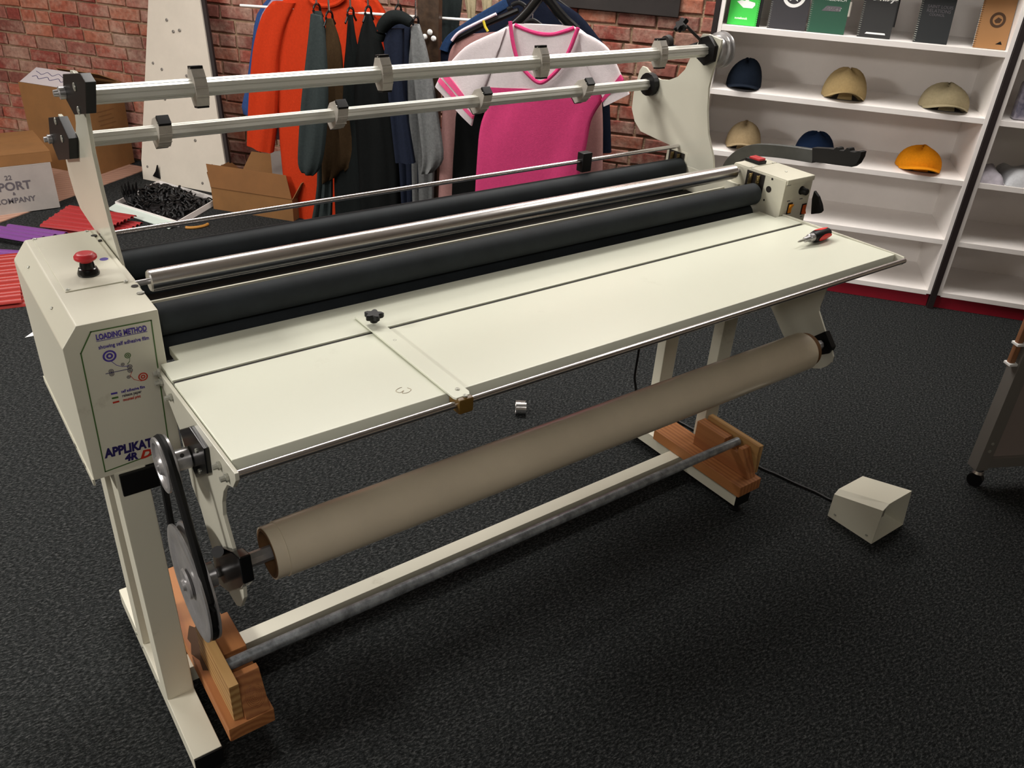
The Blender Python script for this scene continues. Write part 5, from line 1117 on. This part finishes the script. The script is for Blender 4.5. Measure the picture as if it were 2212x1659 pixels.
t = garment('navy_hoodie', 'dark navy hoodie with its hood folded over, left of the grey shirt', -0.585, 2.580)
cloth('body', [(Vector((1.7138,2.1943,1.1443)), Vector((1.7620,2.1343,1.1509))), (Vector((1.6987,2.2131,1.0790)), Vector((1.7815,2.1100,1.0910))), (Vector((1.7031,2.2076,0.9788)), Vector((1.7783,2.1139,0.9904))), (Vector((1.7205,2.1859,0.8360)), Vector((1.7895,2.1000,0.8478))), (Vector((1.7292,2.1751,0.6646)), Vector((1.8011,2.0855,0.6781))), (Vector((1.7429,2.1580,0.4869)), Vector((1.8131,2.0705,0.5014))), (Vector((1.7506,2.1484,0.2516)), Vector((1.8087,2.0760,0.2407)))], 0.300, F['navy'], t, folds=2.4, amp=0.012, edge=0.7)
cloth('sleeve', [(Vector((1.6302,2.0428,1.1018)), Vector((1.6768,1.9847,1.1086))), (Vector((1.6207,2.0546,1.0076)), Vector((1.6763,1.9854,1.0123))), (Vector((1.6274,2.0462,0.8690)), Vector((1.6755,1.9864,0.8691))), (Vector((1.6371,2.0342,0.7047)), Vector((1.6889,1.9696,0.7060))), (Vector((1.6499,2.0183,0.5118)), Vector((1.7087,1.9449,0.5197)))], 0.060, F['navy'], t, folds=1.6, amp=0.008)
hanger(t, -0.588, 2.710, 1.172, 0.120, M['black'], 0.050, edge_on=True, r=0.004)
bm = B(); tube(bm, smooth_path([Vector((1.5995,2.0651,1.0497)), Vector((1.6086,2.0537,1.1048)), Vector((1.6351,2.0207,1.1464)), Vector((1.6663,1.9818,1.1546)), Vector((1.6933,1.9482,1.1359))],5), [0.018,0.02,0.022,0.024,0.026,0.028,0.03,0.031,0.032,0.032,0.032,0.031,0.03,0.029,0.028,0.027,0.026,0.025,0.024,0.022,0.02], 12); part('hood', F['black2'], t, bm)
t = garment('grey_heather_shirt', 'light grey heather shirt hung edge on beside the rack post', -0.471, 2.580)
cloth('body', [(Vector((1.7871,2.1029,1.1075)), Vector((1.8097,2.0748,1.1108))), (Vector((1.7812,2.1103,1.0111)), Vector((1.8296,2.0500,1.0185))), (Vector((1.7720,2.1218,0.8448)), Vector((1.8518,2.0223,0.8584))), (Vector((1.7772,2.1153,0.6516)), Vector((1.8677,2.0025,0.6688))), (Vector((1.7826,2.1085,0.4489)), Vector((1.8587,2.0137,0.4649))), (Vector((1.7883,2.1014,0.2359)), Vector((1.8570,2.0158,0.2519)))], 0.300, F['heather'], t, folds=2.4, amp=0.012, edge=0.7)
cloth('sleeve', [(Vector((1.6986,1.9576,1.1231)), Vector((1.7229,1.9273,1.1266))), (Vector((1.7011,1.9545,1.0201)), Vector((1.7448,1.9000,1.0268))), (Vector((1.7119,1.9410,0.8632)), Vector((1.7648,1.8751,0.8723))), (Vector((1.7261,1.9233,0.6792)), Vector((1.7858,1.8490,0.6907))), (Vector((1.7350,1.9123,0.5515)), Vector((1.7956,1.8367,0.5531))), (Vector((1.7293,1.9194,0.4706)), Vector((1.7672,1.8721,0.4877)))], 0.060, F['heather'], t, folds=1.6, amp=0.008)
hanger(t, -0.503, 2.710, 1.129, 0.120, M['black'], 0.050, edge_on=True, r=0.004)
t = garment('dark_grey_trousers', 'dark grey trousers hanging behind the rack post', -0.440, 3.100)
cloth('leg', [(Vector((2.0871,2.3522,1.2354)), Vector((2.1613,2.2598,1.2448))), (Vector((2.0911,2.3473,1.1318)), Vector((2.1557,2.2668,1.1407))), (Vector((2.0964,2.3406,1.0474)), Vector((2.1496,2.2744,1.0551))), (Vector((2.0992,2.3371,0.9168)), Vector((2.1517,2.2718,0.9250)))], 0.050, F['teal'], t)
hanger(t, -0.481, 3.100, 1.256, 0.200, M['black'], 0.030)
t = garment('beige_trousers', 'beige trousers hanging above the white cross rod', -0.308, 3.020)
cloth('leg', [(Vector((2.1153,2.1893,1.2530)), Vector((2.1585,2.1355,1.2585))), (Vector((2.1255,2.1766,1.1734)), Vector((2.1575,2.1367,1.1777))), (Vector((2.1323,2.1680,1.1230)), Vector((2.1557,2.1389,1.1262))), (Vector((2.1334,2.1668,1.0711)), Vector((2.1569,2.1374,1.0745)))], 0.050, F['beige'], t)
cloth('leg', [(Vector((2.1671,2.1247,1.2596)), Vector((2.2070,2.0750,1.2647))), (Vector((2.1777,2.1115,1.1805)), Vector((2.2065,2.0756,1.1843))), (Vector((2.1816,2.1066,1.1401)), Vector((2.2048,2.0778,1.1434))), (Vector((2.1832,2.1046,1.0783)), Vector((2.2066,2.0756,1.0817)))], 0.050, F['beige'], t)
hanger(t, -0.315, 3.020, 1.274, 0.220, M['black'], 0.030)
t = garment('denim_shirt', 'navy blue shirt on a black hanger behind the pink and white tee', 0.073, 2.860)
cloth('body', [(Vector((2.1594,1.8787,1.2407)), Vector((2.2831,1.7246,1.2570))), (Vector((2.0846,1.9719,1.1524)), Vector((2.3663,1.6209,1.1995))), (Vector((2.0055,2.0705,1.0648)), Vector((2.4279,1.5441,1.1115))), (Vector((1.9629,2.1236,1.0009)), Vector((2.4551,1.5103,1.0665))), (Vector((1.9591,2.1283,0.9376)), Vector((2.4681,1.4940,0.9786))), (Vector((1.9703,2.1143,0.7010)), Vector((2.4856,1.4722,0.7954))), (Vector((1.9848,2.0963,0.5027)), Vector((2.5037,1.4497,0.6059)))], 0.050, F['darknavy'], t, folds=3, amp=0.006)
cloth('sleeve', [(Vector((2.1392,1.8719,1.2379)), Vector((2.1514,1.8566,1.2011))), (Vector((2.0560,1.9756,1.1566)), Vector((2.0708,1.9572,1.1231))), (Vector((1.9938,2.0531,1.0880)), Vector((2.0043,2.0400,1.0532))), (Vector((1.9614,2.0934,1.0427)), Vector((1.9790,2.0715,1.0167))), (Vector((1.9445,2.1145,0.9908)), Vector((1.9708,2.0818,0.9824)))], 0.035, F['denim'], t, folds=1, amp=0.001)
hanger(t, 0.018, 2.860, 1.278, 0.420, M['black'], 0.100)
t = garment('dusky_pink_shirt', 'dusky pink shirt on a pink hanger behind the pink and white tee', -0.112, 2.740)
cloth('body', [(Vector((1.9855,1.9036,1.0863)), Vector((2.2127,1.6205,1.1467))), (Vector((1.9376,1.9633,1.0435)), Vector((2.3089,1.5007,1.1151))), (Vector((1.9173,1.9886,0.9840)), Vector((2.3467,1.4535,1.0555))), (Vector((1.9074,2.0010,0.8587)), Vector((2.3641,1.4319,0.9563))), (Vector((1.8975,2.0133,0.6855)), Vector((2.3832,1.4081,0.7974))), (Vector((1.8932,2.0187,0.5054)), Vector((2.3965,1.3915,0.6091))), (Vector((1.8887,2.0242,0.3050)), Vector((2.4069,1.3785,0.4223)))], 0.050, F['rose'], t, folds=4, amp=0.009)
M['pinkhanger'] = mat('pale_pink_hanger', (226,204,214), 0.35)
bm = B(); tube(bm, smooth_path([Vector((2.0300,1.7843,1.1864)), Vector((1.9747,1.8531,1.1406)), Vector((1.9238,1.9167,1.0945)), Vector((1.9022,1.9435,1.0559))],5), 0.0065, 8); part('hanger', M['pinkhanger'], t, bm)
bm = B(); tube(bm, smooth_path([Vector((2.1051,1.7227,1.2077)), Vector((2.0269,1.8201,1.1474)), Vector((1.9601,1.9034,1.0912)), Vector((1.9192,1.9544,1.0536))],5), 0.012, 8); part('hanger_bar', M['black'], t, bm)
bm = B(); tube(bm, [Vector((1.9697,1.7955,1.1601)), Vector((1.9757,1.7880,1.1344)), Vector((1.9842,1.7774,1.1166))], 0.006, 8); part('size_clip', mat('yellow_clip', (196,176,50), 0.4), t, bm, label='yellow size clip')
hanger(t, -0.032, 2.740, 1.224, 0.100, M['black'], 0.020)
t = garment('black_shirt', 'black shirt showing between the dusky pink shirt and the pink tee', -0.267, 2.680)
cloth('body', [(Vector((2.0048,1.7837,1.0918)), Vector((2.1633,1.5863,1.1155))), (Vector((1.9538,1.8473,0.9458)), Vector((2.1963,1.5451,0.9855))), (Vector((1.9119,1.8995,0.7736)), Vector((2.2048,1.5346,0.8266))), (Vector((1.9056,1.9074,0.6216)), Vector((2.2125,1.5250,0.6820))), (Vector((1.9016,1.9123,0.4868)), Vector((2.2193,1.5165,0.5538))), (Vector((1.9007,1.9134,0.3363)), Vector((2.2269,1.5069,0.4101)))], 0.040, F['black'], t, folds=3, amp=0.004)
hanger(t, 0.050, 2.680, 1.166, 0.200, M['black'], 0.040)
t = garment('pink_and_white_tee', 'pink and white tee shirt on a black hanger at the right end of the rack', 0.121, 2.560)
cloth('yoke', [(Vector((1.9932,1.6065,1.1744)), Vector((2.1639,1.3938,1.1880))), (Vector((1.9557,1.6532,1.1395)), Vector((2.1927,1.3579,1.1633))), (Vector((1.9179,1.7003,1.0965)), Vector((2.2196,1.3244,1.1310))), (Vector((1.8954,1.7283,1.0438)), Vector((2.2400,1.2989,1.0864))), (Vector((1.9047,1.7168,0.9914)), Vector((2.2486,1.2882,1.0358))), (Vector((1.9152,1.7037,0.9444)), Vector((2.2508,1.2855,0.9872))), (Vector((1.9190,1.6989,0.9017)), Vector((2.2503,1.2862,0.9413)))], 0.032, F['offwhite'], t, folds=2.5, amp=0.003)
cloth('lower_body', [(Vector((1.9190,1.6989,0.9017)), Vector((2.2503,1.2862,0.9413))), (Vector((1.9243,1.6923,0.8527)), Vector((2.2545,1.2809,0.8995))), (Vector((1.9306,1.6845,0.8216)), Vector((2.2430,1.2952,0.8623))), (Vector((1.9161,1.7026,0.7494)), Vector((2.2299,1.3115,0.8084))), (Vector((1.9093,1.7110,0.6856)), Vector((2.2259,1.3166,0.7310))), (Vector((1.9071,1.7138,0.6044)), Vector((2.2207,1.3230,0.6475))), (Vector((1.9054,1.7159,0.4952)), Vector((2.2108,1.3353,0.5503))), (Vector((1.9048,1.7166,0.3944)), Vector((2.2111,1.3350,0.4571)))], 0.036, F['pink'], t, folds=3.5, amp=0.010)
cloth('sleeve', [(Vector((1.9699,1.6196,1.1549)), Vector((1.9490,1.6456,1.0396))), (Vector((1.9077,1.6970,1.1087)), Vector((1.9340,1.6643,0.9700))), (Vector((1.8548,1.7630,1.0592)), Vector((1.9172,1.6852,0.8985))), (Vector((1.8103,1.8184,0.9829)), Vector((1.8999,1.7068,0.8356))), (Vector((1.7864,1.8482,0.9318)), Vector((1.8902,1.7188,0.7810))), (Vector((1.7703,1.8683,0.8813)), Vector((1.8832,1.7276,0.7260)))], 0.028, F['offwhite'], t, folds=1.0, amp=0.003)
cloth('sleeve', [(Vector((2.1658,1.3755,1.1726)), Vector((2.1879,1.3479,1.0586))), (Vector((2.2104,1.3198,1.1502)), Vector((2.2089,1.3217,1.0058))), (Vector((2.2485,1.2724,1.1160)), Vector((2.2299,1.2956,0.9562))), (Vector((2.2720,1.2431,1.0647)), Vector((2.2448,1.2770,0.9243))), (Vector((2.2951,1.2143,1.0052)), Vector((2.2489,1.2719,0.9018))), (Vector((2.3187,1.1849,0.9430)), Vector((2.2530,1.2667,0.8792)))], 0.028, F['offwhite'], t, folds=1.0, amp=0.003)
cloth('cuff_stripe', [(Vector((1.7987,1.8297,0.9541)), Vector((1.8926,1.7127,0.8066))), (Vector((1.7894,1.8413,0.9329)), Vector((1.8890,1.7172,0.7855)))], 0.034, F['cuff'], t, folds=1, amp=0)
cloth('cuff_stripe', [(Vector((1.7840,1.8480,0.9241)), Vector((1.8878,1.7186,0.7751))), (Vector((1.7772,1.8564,0.9071)), Vector((1.8855,1.7216,0.7582)))], 0.034, F['cuff'], t, folds=1, amp=0)
cloth('cuff_stripe', [(Vector((2.2877,1.2203,1.0195)), Vector((2.2432,1.2758,0.9092))), (Vector((2.2982,1.2073,0.9969)), Vector((2.2467,1.2715,0.8963)))], 0.034, F['pink'], t, folds=1, amp=0)
bm = B(); tube(bm, smooth_path([Vector((1.9639,1.5871,1.1852)), Vector((1.9712,1.5779,1.1242)), Vector((1.9810,1.5658,1.0700)), Vector((1.9958,1.5473,1.0197)), Vector((2.0207,1.5164,0.9819)), Vector((2.0478,1.4826,0.9539)), Vector((2.0682,1.4571,0.9593)), Vector((2.0967,1.4216,1.0021)), Vector((2.1169,1.3965,1.0504)), Vector((2.1313,1.3785,1.1044)), Vector((2.1408,1.3667,1.1531)), Vector((2.1474,1.3584,1.1864))],5), 0.0085, 8, flat=0.8, up=tuple(NV)); part('neck_trim', F['pink'], t, bm)
bm = B(); tube(bm, smooth_path([Vector((1.9893,1.5873,1.1699)), Vector((2.0192,1.5501,1.1559)), Vector((2.0577,1.5021,1.1451)), Vector((2.0953,1.4552,1.1489)), Vector((2.1317,1.4099,1.1687)), Vector((2.1496,1.3877,1.1822))],5), 0.0085, 8, flat=0.8, up=tuple(NV)); part('back_neck_trim', F['pink'], t, bm)
bm = B(); tube(bm, smooth_path([Vector((1.9813,1.6213,1.1469)), Vector((2.0058,1.5908,1.1798)), Vector((2.0319,1.5582,1.2234)), Vector((2.0572,1.5268,1.2768)), Vector((2.0687,1.5124,1.2960)), Vector((2.0844,1.4929,1.2804)), Vector((2.1114,1.4592,1.2380)), Vector((2.1382,1.4258,1.2023)), Vector((2.1675,1.3894,1.1705))],5), 0.021, 8, flat=0.6, up=tuple(NV)); hh = part('hanger', M['blackgloss'], t, bm)
hanger(t, 0.115, 2.56, 1.296, 0.06, M['blackgloss'], 0.02)
